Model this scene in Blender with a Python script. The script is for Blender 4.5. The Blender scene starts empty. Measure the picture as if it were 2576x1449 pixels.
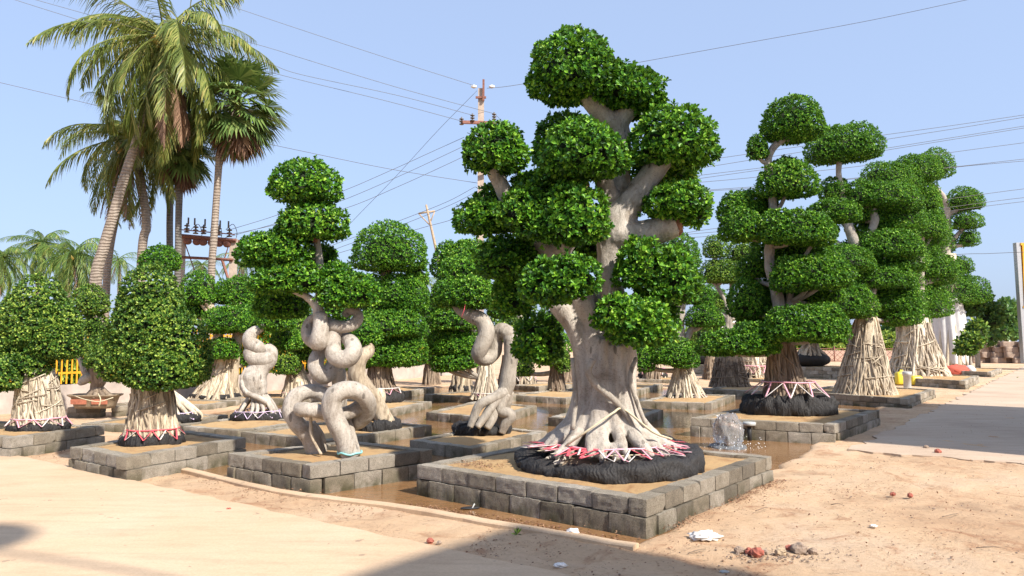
import bpy, math, random
import numpy as np
from mathutils import Vector, noise as mnoise
C = bpy.context.scene.collection
R = np.random.default_rng(7)
random.seed(7)
rad = math.radians
# ---------------------------------------------------------------- camera, sky, sun, exposure
FPX, CU, CV = 1855.0, 1288.0, 724.5
EYE = 1.6
PITCH = math.atan(135.5/FPX)
cam_d = bpy.data.cameras.new('camera'); cam = bpy.data.objects.new('camera', cam_d); C.objects.link(cam)
cam_d.sensor_width = 36.0; cam_d.lens = 36.0*FPX/2576.0; cam_d.clip_end = 6000; cam_d.clip_start = 0.05
cam.location = (0, 0, EYE); cam.rotation_euler = (math.pi/2+PITCH, 0, 0)
bpy.context.scene.camera = cam
SUN_EL = rad(43); SUN_AZ = math.atan2(0.719, -0.695)      # from +Y clockwise
SH = (math.sin(SUN_AZ), math.cos(SUN_AZ))
world = bpy.data.worlds.new('World'); bpy.context.scene.world = world; world.use_nodes = True
nt = world.node_tree; nt.nodes.clear()
wo = nt.nodes.new('ShaderNodeOutputWorld'); bg = nt.nodes.new('ShaderNodeBackground'); sky = nt.nodes.new('ShaderNodeTexSky')
sky.sky_type = 'NISHITA'; sky.sun_disc = False; sky.sun_elevation = SUN_EL; sky.sun_rotation = SUN_AZ
sky.air_density = 1.0; sky.dust_density = 2.6; sky.ozone_density = 3.5; sky.altitude = 0
bg.inputs['Strength'].default_value = 0.132
hz = nt.nodes.new('ShaderNodeMix'); hz.data_type = 'RGBA'; hz.inputs[0].default_value = 0.62      # bright even haze of a hot hazy noon
hz.inputs[7].default_value = (2.85, 3.6, 5.2, 1)
nt.links.new(sky.outputs[0], hz.inputs[6]); nt.links.new(hz.outputs[2], bg.inputs[0]); nt.links.new(bg.outputs[0], wo.inputs[0])
sl = bpy.data.lights.new('sun', 'SUN'); sl.energy = 5.0; sl.angle = rad(1.1); sl.color = (1.0, 0.93, 0.82)
so = bpy.data.objects.new('sun', sl); C.objects.link(so)
SV = Vector((SH[0]*math.cos(SUN_EL), SH[1]*math.cos(SUN_EL), math.sin(SUN_EL)))
so.rotation_euler = SV.to_track_quat('Z', 'Y').to_euler(); so.location = (8, -6, 20)
vs = bpy.context.scene.view_settings
vs.view_transform = 'Standard'; vs.look = 'None'; vs.gamma = 1.0; vs.exposure = 0.68; vs.use_curve_mapping = False
cy = bpy.context.scene.cycles
cy.max_bounces = 6; cy.transparent_max_bounces = 6; cy.caustics_reflective = False; cy.caustics_refractive = False

# ---------------------------------------------------------------- mapping helpers (photo measured on a 2576 px wide grid)
def ray(u, v):
    x = (u-CU)/FPX; y = -(v-CV)/FPX
    cp, sp = math.cos(PITCH), math.sin(PITCH)
    d = np.array([x, cp-y*sp, sp+y*cp])
    return d/d[1]
def P(u, v, d): return np.array([0, 0, EYE])+ray(u, v)*d
def G(u, v, z=0.0):
    r = ray(u, v); t = (z-EYE)/r[2]
    return np.array([0, 0, EYE])+r*t
def S(px, d): return px*d/FPX

# ---------------------------------------------------------------- mesh helpers
def wloc(o):
    w = np.zeros(3)
    while o is not None: w += np.array(o.location); o = o.parent
    return w
class MB:
    def __init__(s): s.V = []; s.F = []; s.n = 0
    def add(s, V, F, mi=0):
        V = np.asarray(V, float).reshape(-1, 3)
        if not isinstance(F, (list, tuple)): F = [F]
        for f in F:
            f = np.asarray(f, int)
            if len(f): s.F.append((f+s.n, mi))
        s.V.append(V); s.n += len(V); return s
    def build(s, name, mats, parent=None, smooth=True, origin=None):
        V = np.concatenate(s.V) if s.V else np.zeros((0, 3))
        if parent is not None: o0 = wloc(parent)
        elif origin is not None: o0 = np.array(origin, float)
        else: o0 = np.array([V[:, 0].mean(), V[:, 1].mean(), V[:, 2].min()])
        V = V-o0
        me = bpy.data.meshes.new(name)
        me.vertices.add(len(V)); me.vertices.foreach_set('co', V.astype(np.float32).ravel())
        li = np.concatenate([f.ravel() for f, _ in s.F]); cnt = np.concatenate([np.full(len(f), f.shape[1]) for f, _ in s.F])
        mi = np.concatenate([np.full(len(f), m) for f, m in s.F])
        me.loops.add(len(li)); me.loops.foreach_set('vertex_index', li.astype(np.int32))
        st = np.concatenate([[0], np.cumsum(cnt)[:-1]])
        me.polygons.add(len(cnt)); me.polygons.foreach_set('loop_start', st.astype(np.int32))
        me.polygons.foreach_set('material_index', mi.astype(np.int32))
        me.polygons.foreach_set('use_smooth', np.full(len(cnt), bool(smooth)))
        me.update(calc_edges=True); me.validate()
        for m in (mats if isinstance(mats, (list, tuple)) else [mats]): me.materials.append(m)
        ob = bpy.data.objects.new(name, me); C.objects.link(ob)
        if parent is not None: ob.parent = parent
        else: ob.location = o0
        return ob
def tag(o, label=None, cat=None, group=None, kind=None):
    if label: o['label'] = label
    if cat: o['category'] = cat
    if group: o['group'] = group
    if kind: o['kind'] = kind
    return o
def thing(name, loc, label, cat, group=None):
    o = bpy.data.objects.new(name, None); C.objects.link(o); o.location = [float(a) for a in loc]
    o.empty_display_size = 0.2
    return tag(o, label, cat, group)

def crom(pts, n=6):
    """Catmull-Rom through rows of (x,y,z,r)"""
    p = np.asarray(pts, float)
    if len(p) < 3:
        t = np.linspace(0, 1, n+1)[:, None]; return p[0]*(1-t)+p[-1]*t
    q = np.vstack([2*p[0]-p[1], p, 2*p[-1]-p[-2]]); out = []
    for i in range(1, len(q)-2):
        for k in range(n):
            t = k/n
            out.append(0.5*((2*q[i])+(-q[i-1]+q[i+1])*t+(2*q[i-1]-5*q[i]+4*q[i+1]-q[i+2])*t*t+(-q[i-1]+3*q[i]-3*q[i+1]+q[i+2])*t**3))
    out.append(p[-1]); out = np.array(out)
    out[:, 3] = np.maximum(out[:, 3], 0.0008)
    return out
def tube(pts, sides=8, n=6, cap=True, smoothed=True, flat=1.0):
    p = crom(pts, n) if smoothed else np.asarray(pts, float)
    c = p[:, :3]; r = p[:, 3]; m = len(p)
    t = np.gradient(c, axis=0); t /= np.linalg.norm(t, axis=1)[:, None]+1e-9
    a = np.array([0, 0, 1.0]) if abs(t[0][2]) < 0.9 else np.array([1.0, 0, 0])
    nrm = np.cross(t[0], a); nrm /= np.linalg.norm(nrm); ns = [nrm]
    for i in range(1, m):
        v = ns[-1]-t[i]*np.dot(ns[-1], t[i]); v /= np.linalg.norm(v)+1e-9; ns.append(v)
    ns = np.array(ns); bs = np.cross(t, ns)
    an = np.linspace(0, 2*math.pi, sides, endpoint=False)
    V = c[:, None, :]+r[:, None, None]*(np.cos(an)[None, :, None]*ns[:, None, :]+flat*np.sin(an)[None, :, None]*bs[:, None, :])
    i, j = np.meshgrid(np.arange(m-1), np.arange(sides), indexing='ij'); j2 = (j+1) % sides
    F = np.stack([i*sides+j, i*sides+j2, (i+1)*sides+j2, (i+1)*sides+j], -1).reshape(-1, 4)
    V = V.reshape(-1, 3); Fs = [F]
    if cap:
        k = len(V); V = np.vstack([V, c[0], c[-1]])
        jj = np.arange(sides); j2 = (jj+1) % sides
        Fs.append(np.stack([np.full(sides, k), j2, jj], -1))
        Fs.append(np.stack([np.full(sides, k+1), (m-1)*sides+jj, (m-1)*sides+j2], -1))
    return V, Fs
def box(c, size, rz=0.0, tilt=None):
    x, y, z = [a/2 for a in size]
    V = np.array([[-x, -y, -z], [x, -y, -z], [x, y, -z], [-x, y, -z], [-x, -y, z], [x, -y, z], [x, y, z], [-x, y, z]])
    if tilt is not None:
        a, b = tilt
        Ry = np.array([[math.cos(b), 0, math.sin(b)], [0, 1, 0], [-math.sin(b), 0, math.cos(b)]])
        Rx = np.array([[1, 0, 0], [0, math.cos(a), -math.sin(a)], [0, math.sin(a), math.cos(a)]])
        V = V@(Ry@Rx).T
    cz, sz = math.cos(rz), math.sin(rz)
    V = V@np.array([[cz, -sz, 0], [sz, cz, 0], [0, 0, 1]]).T+np.asarray(c)
    F = np.array([[0, 3, 2, 1], [4, 5, 6, 7], [0, 1, 5, 4], [1, 2, 6, 5], [2, 3, 7, 6], [3, 0, 4, 7]])
    return V, F
def lathe(c, prof, sides=20, sx=1, sy=1, rz=0):
    an = np.linspace(0, 2*math.pi, sides, endpoint=False)
    V = []
    for r, z in prof:
        x = np.cos(an)*r*sx; y = np.sin(an)*r*sy
        V.append(np.stack([c[0]+x*math.cos(rz)-y*math.sin(rz), c[1]+x*math.sin(rz)+y*math.cos(rz), np.full(sides, c[2]+z)], -1))
    V = np.concatenate(V); m = len(prof)
    i, j = np.meshgrid(np.arange(m-1), np.arange(sides), indexing='ij'); j2 = (j+1) % sides
    return V, np.stack([i*sides+j, i*sides+j2, (i+1)*sides+j2, (i+1)*sides+j], -1).reshape(-1, 4)
def uvsphere(c, r, nu=16, nv=10, noise_amp=0.0, freq=3.0, seed=0):
    r = np.broadcast_to(np.asarray(r, float), (3,))
    th = np.linspace(0, math.pi, nv+1); ph = np.linspace(0, 2*math.pi, nu, endpoint=False)
    T, Ph = np.meshgrid(th, ph, indexing='ij')
    D = np.stack([np.sin(T)*np.cos(Ph), np.sin(T)*np.sin(Ph), np.cos(T)], -1).reshape(-1, 3)
    k = 1.0
    if noise_amp: k = 1+noise_amp*np.array([mnoise.noise(Vector(d*freq+seed)) for d in D])[:, None]
    V = D*k*r+np.asarray(c)
    i, j = np.meshgrid(np.arange(nv), np.arange(nu), indexing='ij'); j2 = (j+1) % nu
    return V, np.stack([i*nu+j, (i+1)*nu+j, (i+1)*nu+j2, i*nu+j2], -1).reshape(-1, 4)
def fuse(mb, voxel, name, mats, parent, disp=0.0, freq=8.0, smooth_it=2, ridge=0.0):
    """melt overlapping tubes into one continuous skin"""
    ob = mb.build(name, mats, parent)
    m = ob.modifiers.new('r', 'REMESH'); m.mode = 'VOXEL'; m.voxel_size = voxel; m.use_smooth_shade = True
    m2 = ob.modifiers.new('s', 'SMOOTH'); m2.factor = 0.6; m2.iterations = smooth_it
    dg = bpy.context.evaluated_depsgraph_get(); dg.update()
    me = bpy.data.meshes.new_from_object(ob.evaluated_get(dg))
    ob.modifiers.clear(); old = ob.data; ob.data = me; bpy.data.meshes.remove(old)
    me.materials.clear()
    for mm in (mats if isinstance(mats, (list, tuple)) else [mats]): me.materials.append(mm)
    n = len(me.vertices)
    if disp:
        co = np.zeros(n*3, np.float32); me.vertices.foreach_get('co', co); co = co.reshape(-1, 3)
        nr = np.zeros(n*3, np.float32); me.vertices.foreach_get('normal', nr); nr = nr.reshape(-1, 3)
        h = np.array([mnoise.noise(Vector((c[0]*freq, c[1]*freq, c[2]*freq*0.35)))+0.5*mnoise.noise(Vector((c[0]*freq*2.7, c[1]*freq*2.7, c[2]*freq))) for c in co])
        co = co+nr*(h[:, None]*disp); me.vertices.foreach_set('co', co.astype(np.float32).ravel())
    me.polygons.foreach_set('use_smooth', np.ones(len(me.polygons), bool)); me.update()
    ob.data.name = name
    return ob

# ---------------------------------------------------------------- materials
def nmat(name):
    m = bpy.data.materials.new(name); m.use_nodes = True; t = m.node_tree; t.nodes.clear()
    o = t.nodes.new('ShaderNodeOutputMaterial'); b = t.nodes.new('ShaderNodeBsdfPrincipled'); t.links.new(b.outputs[0], o.inputs[0])
    return m, t, b, o
def nd(t, typ, **kw):
    n = t.nodes.new(typ)
    for k, v in kw.items(): setattr(n, k, v)
    return n
def ramp(t, fac, stops, interp='LINEAR'):
    r = nd(t, 'ShaderNodeValToRGB'); e = r.color_ramp.elements; r.color_ramp.interpolation = interp
    while len(e) < len(stops): e.new(0.5)
    for k, (p, c) in enumerate(stops): e[k].position = p; e[k].color = (c[0], c[1], c[2], 1)
    t.links.new(fac, r.inputs[0]); return r.outputs[0]
def noise_tex(t, scale, detail=6, rough=0.6, vec=None, dist=0.0):
    n = nd(t, 'ShaderNodeTexNoise'); n.inputs['Scale'].default_value = scale; n.inputs['Detail'].default_value = detail
    n.inputs['Roughness'].default_value = rough; n.inputs['Distortion'].default_value = dist
    if vec is not None: t.links.new(vec, n.inputs['Vector'])
    return n.outputs[0]
def mix(t, fac, a, b, mode='MIX'):
    m = nd(t, 'ShaderNodeMix'); m.data_type = 'RGBA'; m.blend_type = mode
    if isinstance(fac, (int, float)): m.inputs[0].default_value = fac
    else: t.links.new(fac, m.inputs[0])
    for s, v in ((6, a), (7, b)):
        if isinstance(v, (tuple, list)): m.inputs[s].default_value = (v[0], v[1], v[2], 1)
        else: t.links.new(v, m.inputs[s])
    return m.outputs[2]
def math_n(t, op, a, b=None, clamp=False):
    m = nd(t, 'ShaderNodeMath'); m.operation = op; m.use_clamp = clamp
    for i, v in ((0, a), (1, b)):
        if v is None: continue
        if isinstance(v, (int, float)): m.inputs[i].default_value = v
        else: t.links.new(v, m.inputs[i])
    return m.outputs[0]
def bump(t, b, h, strength=0.4, dist=0.01):
    n = nd(t, 'ShaderNodeBump'); n.inputs['Strength'].default_value = strength; n.inputs['Distance'].default_value = dist
    t.links.new(h, n.inputs['Height']); t.links.new(n.outputs[0], b.inputs['Normal'])
def objco(t): return nd(t, 'ShaderNodeTexCoord').outputs['Object']
def geo(t): return nd(t, 'ShaderNodeNewGeometry')
def simple(name, col, rough=0.7, var=0.25, scale=8.0, bmp=0.3, bd=0.005, metal=0.0):
    m, t, b, o = nmat(name); g = geo(t)
    n = noise_tex(t, scale, 8, 0.65, g.outputs['Position'])
    c = ramp(t, n, [(0.3, [k*(1-var) for k in col]), (0.7, [min(1, k*(1+var)) for k in col])])
    t.links.new(c, b.inputs['Base Color']); b.inputs['Roughness'].default_value = rough; b.inputs['Metallic'].default_value = metal
    n2 = noise_tex(t, scale*6, 6, 0.7, g.outputs['Position']); bump(t, b, n2, bmp, bd)
    return m
def leaf_mat(name, stops, rough=0.46, trans=0.2, tcol=(0.25, 0.42, 0.05)):
    m, t, b, o = nmat(name); g = geo(t)
    n = noise_tex(t, 1.7, 3, 0.5, g.outputs['Position'])
    f = math_n(t, 'ADD', math_n(t, 'MULTIPLY', g.outputs['Random Per Island'], 0.8), math_n(t, 'MULTIPLY', n, 0.4))
    f = math_n(t, 'SUBTRACT', f, 0.1, True)
    c = ramp(t, f, stops)
    t.links.new(c, b.inputs['Base Color']); b.inputs['Roughness'].default_value = rough
    b.inputs['Specular IOR Level'].default_value = 0.3
    tr = nd(t, 'ShaderNodeBsdfTranslucent'); tc = mix(t, 0.5, c, tcol); t.links.new(tc, tr.inputs[0])
    ms = nd(t, 'ShaderNodeMixShader'); ms.inputs[0].default_value = trans
    t.links.new(b.outputs[0], ms.inputs[1]); t.links.new(tr.outputs[0], ms.inputs[2]); t.links.new(ms.outputs[0], o.inputs[0])
    return m
M = {}
M['leaf'] = leaf_mat('ficus_leaf', [(0.0, (0.006, 0.028, 0.006)), (0.3, (0.024, 0.098, 0.011)), (0.6, (0.085, 0.25, 0.016)), (0.85, (0.22, 0.44, 0.03)), (0.97, (0.44, 0.60, 0.09))])
M['leaf_light'] = leaf_mat('ficus_leaf_light', [(0.0, (0.010, 0.035, 0.008)), (0.3, (0.04, 0.11, 0.014)), (0.6, (0.12, 0.26, 0.022)), (0.95, (0.44, 0.56, 0.09))])
M['leaf_olive'] = leaf_mat('ficus_leaf_olive', [(0.0, (0.006, 0.024, 0.007)), (0.3, (0.028, 0.085, 0.014)), (0.6, (0.095, 0.205, 0.026)), (0.95, (0.42, 0.53, 0.09))])
M['hedge'] = leaf_mat('hedge_leaf', [(0.0, (0.07, 0.13, 0.02)), (0.5, (0.20, 0.30, 0.04)), (0.95, (0.42, 0.46, 0.08))], 0.5)
M['far_leaf'] = leaf_mat('far_tree_leaf', [(0.0, (0.03, 0.08, 0.03)), (0.5, (0.07, 0.16, 0.04)), (0.95, (0.18, 0.30, 0.06))], 0.5)
M['coco'] = leaf_mat('coconut_leaf', [(0.0, (0.05, 0.085, 0.022)), (0.45, (0.13, 0.18, 0.04)), (0.75, (0.26, 0.28, 0.07)), (0.95, (0.42, 0.36, 0.13))], 0.42, 0.25, (0.4, 0.42, 0.08))
M['coco_dead'] = leaf_mat('coconut_dead_leaf', [(0.0, (0.10, 0.055, 0.035)), (0.5, (0.21, 0.12, 0.075)), (0.95, (0.34, 0.22, 0.14))], 0.7, 0.12, (0.3, 0.15, 0.06))
M['coco_far'] = leaf_mat('far_coconut_leaf', [(0.0, (0.025, 0.07, 0.02)), (0.45, (0.08, 0.155, 0.035)), (0.75, (0.17, 0.25, 0.05)), (0.95, (0.36, 0.36, 0.10))], 0.5, 0.25, (0.35, 0.45, 0.08))
M['fan'] = leaf_mat('fan_palm_leaf', [(0.0, (0.05, 0.10, 0.03)), (0.5, (0.12, 0.20, 0.05)), (0.95, (0.30, 0.36, 0.12))], 0.4, 0.2, (0.3, 0.4, 0.08))
M['core'] = simple('crown_filler', (0.018, 0.032, 0.010), 0.9, 0.5, 14, 1.0, 0.03)  # even dark solid inside each pad, closes the view between leaves
def bark_mat(name, c0, c1, c2, spots=True, scale=7.0, rings=False, isl=False):
    m, t, b, o = nmat(name); g = geo(t); p = g.outputs['Position']
    mp = nd(t, 'ShaderNodeMapping'); mp.inputs['Scale'].default_value = (1, 1, 0.35); t.links.new(p, mp.inputs['Vector'])
    n = noise_tex(t, scale, 8, 0.68, mp.outputs[0], 0.6)
    c = ramp(t, n, [(0.28, c0), (0.5, c1), (0.75, c2)])
    if isl:
        mp2 = nd(t, 'ShaderNodeMapping'); mp2.inputs['Scale'].default_value = (1, 1, 0.12); t.links.new(p, mp2.inputs['Vector']); ns_ = noise_tex(t, 26, 5, 0.7, mp2.outputs[0], 0.5)
        c = mix(t, 0.75, c, ramp(t, ns_, [(0.36, (0.38, 0.33, 0.28)), (0.52, (1, 1, 1)), (0.7, (1.15, 1.12, 1.05))]), 'MULTIPLY')
        k = ramp(t, g.outputs['Random Per Island'], [(0.0, (0.55, 0.5, 0.46)), (1.0, (1.15, 1.12, 1.05))]); c = mix(t, 1.0, c, k, 'MULTIPLY')
    h = noise_tex(t, scale*7, 6, 0.75, mp.outputs[0])
    if spots:
        v = nd(t, 'ShaderNodeTexVoronoi'); v.inputs['Scale'].default_value = 9.0; t.links.new(mp.outputs[0], v.inputs['Vector'])
        n3 = noise_tex(t, 2.2, 3, 0.5, p)
        s = math_n(t, 'MULTIPLY', math_n(t, 'LESS_THAN', v.outputs['Distance'], 0.17), math_n(t, 'GREATER_THAN', n3, 0.53))
        c = mix(t, math_n(t, 'MULTIPLY', s, 0.65), c, [k*0.38 for k in c0])
        v2 = nd(t, 'ShaderNodeTexVoronoi'); v2.inputs['Scale'].default_value = 30.0; mp3 = nd(t, 'ShaderNodeMapping'); mp3.inputs['Scale'].default_value = (1, 1, 2.6); t.links.new(p, mp3.inputs['Vector']); t.links.new(mp3.outputs[0], v2.inputs['Vector'])
        c = mix(t, math_n(t, 'MULTIPLY', math_n(t, 'MULTIPLY', math_n(t, 'LESS_THAN', v2.outputs['Distance'], 0.2), math_n(t, 'GREATER_THAN', n3, 0.42)), 0.5), c, [k*0.45 for k in c0])
        n7 = noise_tex(t, 3.2, 6, 0.7, p, 1.0); c = mix(t, 0.8, c, ramp(t, n7, [(0.33, (0.62, 0.56, 0.50)), (0.48, (1, 1, 1)), (0.62, (1.08, 1.07, 1.06)), (0.75, (0.80, 0.80, 0.84))]), 'MULTIPLY')
        n4 = noise_tex(t, 38, 4, 0.7, p); c = mix(t, math_n(t, 'MULTIPLY', math_n(t, 'GREATER_THAN', n4, 0.60), 0.38), c, [k*0.6 for k in c0])
    if rings:
        w = nd(t, 'ShaderNodeTexWave'); w.bands_direction = 'Z'; w.inputs['Scale'].default_value = 3.4; w.inputs['Distortion'].default_value = 5.0; w.inputs['Detail'].default_value = 3
        t.links.new(p, w.inputs['Vector']); c = mix(t, 0.28, c, mix(t, w.outputs[1], [k*0.5 for k in c0], c2)); h = math_n(t, 'ADD', h, w.outputs[1])
    t.links.new(c, b.inputs['Base Color']); b.inputs['Roughness'].default_value = 0.78; bump(t, b, math_n(t, 'ADD', h, math_n(t, 'MULTIPLY', n, 1.5)), 0.8, 0.02)
    return m
M['bark'] = bark_mat('ficus_bark', (0.24, 0.205, 0.17), (0.43, 0.385, 0.335), (0.60, 0.555, 0.495))
M['bark_grey'] = bark_mat('ficus_bark_grey', (0.24, 0.21, 0.18), (0.36, 0.32, 0.27), (0.50, 0.45, 0.38))
M['roots'] = bark_mat('aerial_roots', (0.32, 0.26, 0.19), (0.54, 0.465, 0.365), (0.74, 0.67, 0.55), False, 5.0, isl=True)
M['roots_dark'] = bark_mat('aerial_roots_dark', (0.16, 0.12, 0.09), (0.28, 0.22, 0.17), (0.42, 0.35, 0.27), False, 5.0, isl=True)
M['roots_white'] = bark_mat('aerial_roots_white', (0.42, 0.36, 0.28), (0.62, 0.56, 0.46), (0.78, 0.72, 0.62), False, 5.0, isl=True)
M['palm_bark'] = bark_mat('palm_bark', (0.17, 0.13, 0.10), (0.29, 0.23, 0.18), (0.42, 0.36, 0.30), False, 6.0, rings=True)
M['palm_bark_dark'] = bark_mat('palm_bark_dark', (0.08, 0.07, 0.06), (0.14, 0.125, 0.11), (0.24, 0.22, 0.20), False, 6.0, rings=True)
M['cut'] = simple('cut_wood', (0.30, 0.14, 0.09), 0.9, 0.45, 18, 0.9, 0.02)
# sand and ground
def sand_mat(name, a, bcol, c3, litter=0.0, wet=False):
    m, t, b, o = nmat(name); g = geo(t); p = g.outputs['Position']
    n1 = noise_tex(t, 0.55, 6, 0.6, p, 0.4); n2 = noise_tex(t, 17, 10, 0.8, p, 0.5); n3 = noise_tex(t, 120, 3, 0.6, p)
    c = ramp(t, n1, [(0.3, a), (0.52, bcol), (0.72, c3)])
    c = mix(t, 0.55, c, ramp(t, n2, [(0.3, (0.62, 0.56, 0.5)), (0.5, (1, 1, 1)), (0.8, (1.12, 1.1, 1.06))]), 'MULTIPLY')
    if litter:
        mp = nd(t, 'ShaderNodeMapping'); mp.inputs['Scale'].default_value = (1, 1.0, 1); mp.inputs['Rotation'].default_value = (0, 0, 0.3); t.links.new(p, mp.inputs['Vector'])
        n4 = noise_tex(t, 14, 5, 0.8, mp.outputs[0], 1.8); n5 = noise_tex(t, 1.3, 2, 0.5, p)
        f = math_n(t, 'MULTIPLY', math_n(t, 'GREATER_THAN', n4, 0.60), math_n(t, 'GREATER_THAN', n5, 0.5))
        c = mix(t, math_n(t, 'MULTIPLY', f, litter), c, (0.20, 0.115, 0.07))
    n6 = noise_tex(t, 1.9, 7, 0.72, p, 1.2); c = mix(t, 0.8, c, ramp(t, n6, [(0.34, (0.66, 0.50, 0.42)), (0.47, (1, 1, 1)), (0.6, (1, 1, 1)), (0.72, (0.84, 0.85, 0.88))]), 'MULTIPLY')
    sx = nd(t, 'ShaderNodeSeparateXYZ'); t.links.new(p, sx.inputs[0])
    # wet dark mud wherever the bed dips to the water line
    w = nd(t, 'ShaderNodeMapRange'); w.inputs[1].default_value = 0.004; w.inputs[2].default_value = -0.03; t.links.new(sx.outputs[2], w.inputs[0])
    c = mix(t, w.outputs[0], c, (0.16, 0.085, 0.04))
    rg = math_n(t, 'SUBTRACT', 0.92, math_n(t, 'MULTIPLY', w.outputs[0], 0.55)); t.links.new(rg, b.inputs['Roughness'])
    t.links.new(c, b.inputs['Base Color'])
    bump(t, b, math_n(t, 'ADD', math_n(t, 'MULTIPLY', n2, 1.0), math_n(t, 'MULTIPLY', n3, 0.35)), 0.9, 0.03)
    return m
M['ground'] = sand_mat('sandy_ground', (0.50, 0.32, 0.19), (0.60, 0.415, 0.26), (0.63, 0.47, 0.33), 0.7)
M['soil'] = sand_mat('planter_sand', (0.45, 0.27, 0.12), (0.50, 0.325, 0.155), (0.53, 0.37, 0.19), 0.3)
def slab_mat(name, a, bcol, c3):
    m, t, b, o = nmat(name); g = geo(t); p = g.outputs['Position']
    n1 = noise_tex(t, 0.5, 6, 0.6, p, 0.6); mp = nd(t, 'ShaderNodeMapping'); mp.inputs['Rotation'].default_value = (0, 0, 0.55); mp.inputs['Scale'].default_value = (0.5, 3.0, 1); t.links.new(p, mp.inputs['Vector'])
    n2 = noise_tex(t, 2.2, 7, 0.7, mp.outputs[0], 0.5); n3 = noise_tex(t, 55, 5, 0.7, p)
    c = ramp(t, n1, [(0.3, a), (0.5, bcol), (0.72, c3)])
    c = mix(t, 0.5, c, ramp(t, n2, [(0.3, (0.72, 0.68, 0.66)), (0.55, (1, 1, 1)), (0.75, (1.1, 1.08, 1.05))]), 'MULTIPLY')
    c = mix(t, 0.3, c, ramp(t, n3, [(0.35, (0.6, 0.57, 0.55)), (0.6, (1.05, 1.05, 1.05))]), 'MULTIPLY')
    n4 = noise_tex(t, 7, 3, 0.5, p); n5 = noise_tex(t, 0.9, 2, 0.5, p)
    sp = math_n(t, 'MULTIPLY', math_n(t, 'GREATER_THAN', n4, 0.70), math_n(t, 'GREATER_THAN', n5, 0.5)); c = mix(t, math_n(t, 'MULTIPLY', sp, 0.5), c, (0.16, 0.12, 0.09))
    t.links.new(c, b.inputs['Base Color']); b.inputs['Roughness'].default_value = 0.85; bump(t, b, n3, 0.3, 0.006)
    return m
M['slab'] = slab_mat('concrete_slab', (0.49, 0.345, 0.22), (0.56, 0.405, 0.265), (0.585, 0.44, 0.305))
M['road'] = slab_mat('dusty_concrete_road', (0.42, 0.31, 0.225), (0.50, 0.38, 0.28), (0.53, 0.43, 0.33))
def block_mat():
    m, t, b, o = nmat('concrete_block'); g = geo(t); p = g.outputs['Position']; oi = nd(t, 'ShaderNodeObjectInfo')
    n = noise_tex(t, 6, 8, 0.75, p); n2 = noise_tex(t, 85, 6, 0.9, p)
    c = ramp(t, n, [(0.3, (0.28, 0.25, 0.205)), (0.55, (0.42, 0.38, 0.32)), (0.75, (0.55, 0.505, 0.435))])
    k = ramp(t, oi.outputs['Random'], [(0, (0.52, 0.50, 0.47)), (0.3, (0.85, 0.80, 0.72)), (0.6, (1.0, 0.97, 0.92)), (1, (1.25, 1.25, 1.27))]); c = mix(t, 1.0, c, k, 'MULTIPLY')
    c = mix(t, 0.85, c, ramp(t, n2, [(0.36, (0.30, 0.27, 0.24)), (0.5, (1, 1, 1)), (0.66, (1.35, 1.3, 1.22))]), 'MULTIPLY')
    sx = nd(t, 'ShaderNodeSeparateXYZ'); t.links.new(p, sx.inputs[0])
    w = nd(t, 'ShaderNodeMapRange'); w.inputs[1].default_value = 0.17; w.inputs[2].default_value = 0.0; t.links.new(sx.outputs[2], w.inputs[0])
    n3 = noise_tex(t, 3.5, 5, 0.6, p); mo = math_n(t, 'MULTIPLY', math_n(t, 'MULTIPLY', w.outputs[0], 0.85), ramp(t, n3, [(0.42, (0, 0, 0)), (0.6, (1, 1, 1))]))
    c = mix(t, mo, c, (0.075, 0.072, 0.025))
    t.links.new(c, b.inputs['Base Color']); b.inputs['Roughness'].default_value = 0.93; bump(t, b, n2, 1.0, 0.035)
    return m
M['block'] = block_mat()
def water_mat():
    m, t, b, o = nmat('muddy_water'); g = geo(t)
    n = noise_tex(t, 1.1, 4, 0.5, g.outputs['Position']); c = ramp(t, n, [(0.35, (0.20, 0.105, 0.045)), (0.7, (0.29, 0.165, 0.08))])
    t.links.new(c, b.inputs['Base Color']); b.inputs['Roughness'].default_value = 0.045; b.inputs['IOR'].default_value = 1.33
    n2 = noise_tex(t, 9, 3, 0.5, g.outputs['Position']); bump(t, b, n2, 0.35, 0.02); return m
M['water'] = water_mat()
def net_mat():
    m, t, b, o = nmat('black_shade_net'); g = geo(t); p = g.outputs['Position']
    n = noise_tex(t, 60, 4, 0.8, p); c = ramp(t, n, [(0.35, (0.007, 0.007, 0.008)), (0.62, (0.028, 0.025, 0.025)), (0.8, (0.10, 0.075, 0.055))])
    t.links.new(c, b.inputs['Base Color']); b.inputs['Roughness'].default_value = 0.75
    w = nd(t, 'ShaderNodeTexWave'); w.inputs['Scale'].default_value = 7; w.inputs['Distortion'].default_value = 14; w.inputs['Detail'].default_value = 3; t.links.new(p, w.inputs['Vector'])
    bump(t, b, math_n(t, 'ADD', math_n(t, 'MULTIPLY', w.outputs[1], 1.0), n), 0.5, 0.012); return m
M['net'] = net_mat()
M['pink'] = simple('pink_ribbon', (0.78, 0.38, 0.46), 0.5, 0.25, 20, 0.1)
M['red'] = simple('red_ribbon', (0.66, 0.09, 0.12), 0.5, 0.25, 20, 0.1)
M['whiter'] = simple('white_ribbon', (0.72, 0.66, 0.62), 0.5, 0.15, 20, 0.1)
M['lilac'] = simple('lilac_ribbon', (0.62, 0.50, 0.66), 0.5, 0.2, 20, 0.1)
M['cream'] = simple('cream_rope', (0.55, 0.48, 0.33), 0.8, 0.2, 40, 0.4)
M['cyan'] = simple('cyan_tie', (0.25, 0.55, 0.55), 0.5, 0.2, 20, 0.1)
M['yellow'] = simple('yellow_paint', (0.72, 0.34, 0.02), 0.55, 0.15, 5, 0.1)
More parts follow.
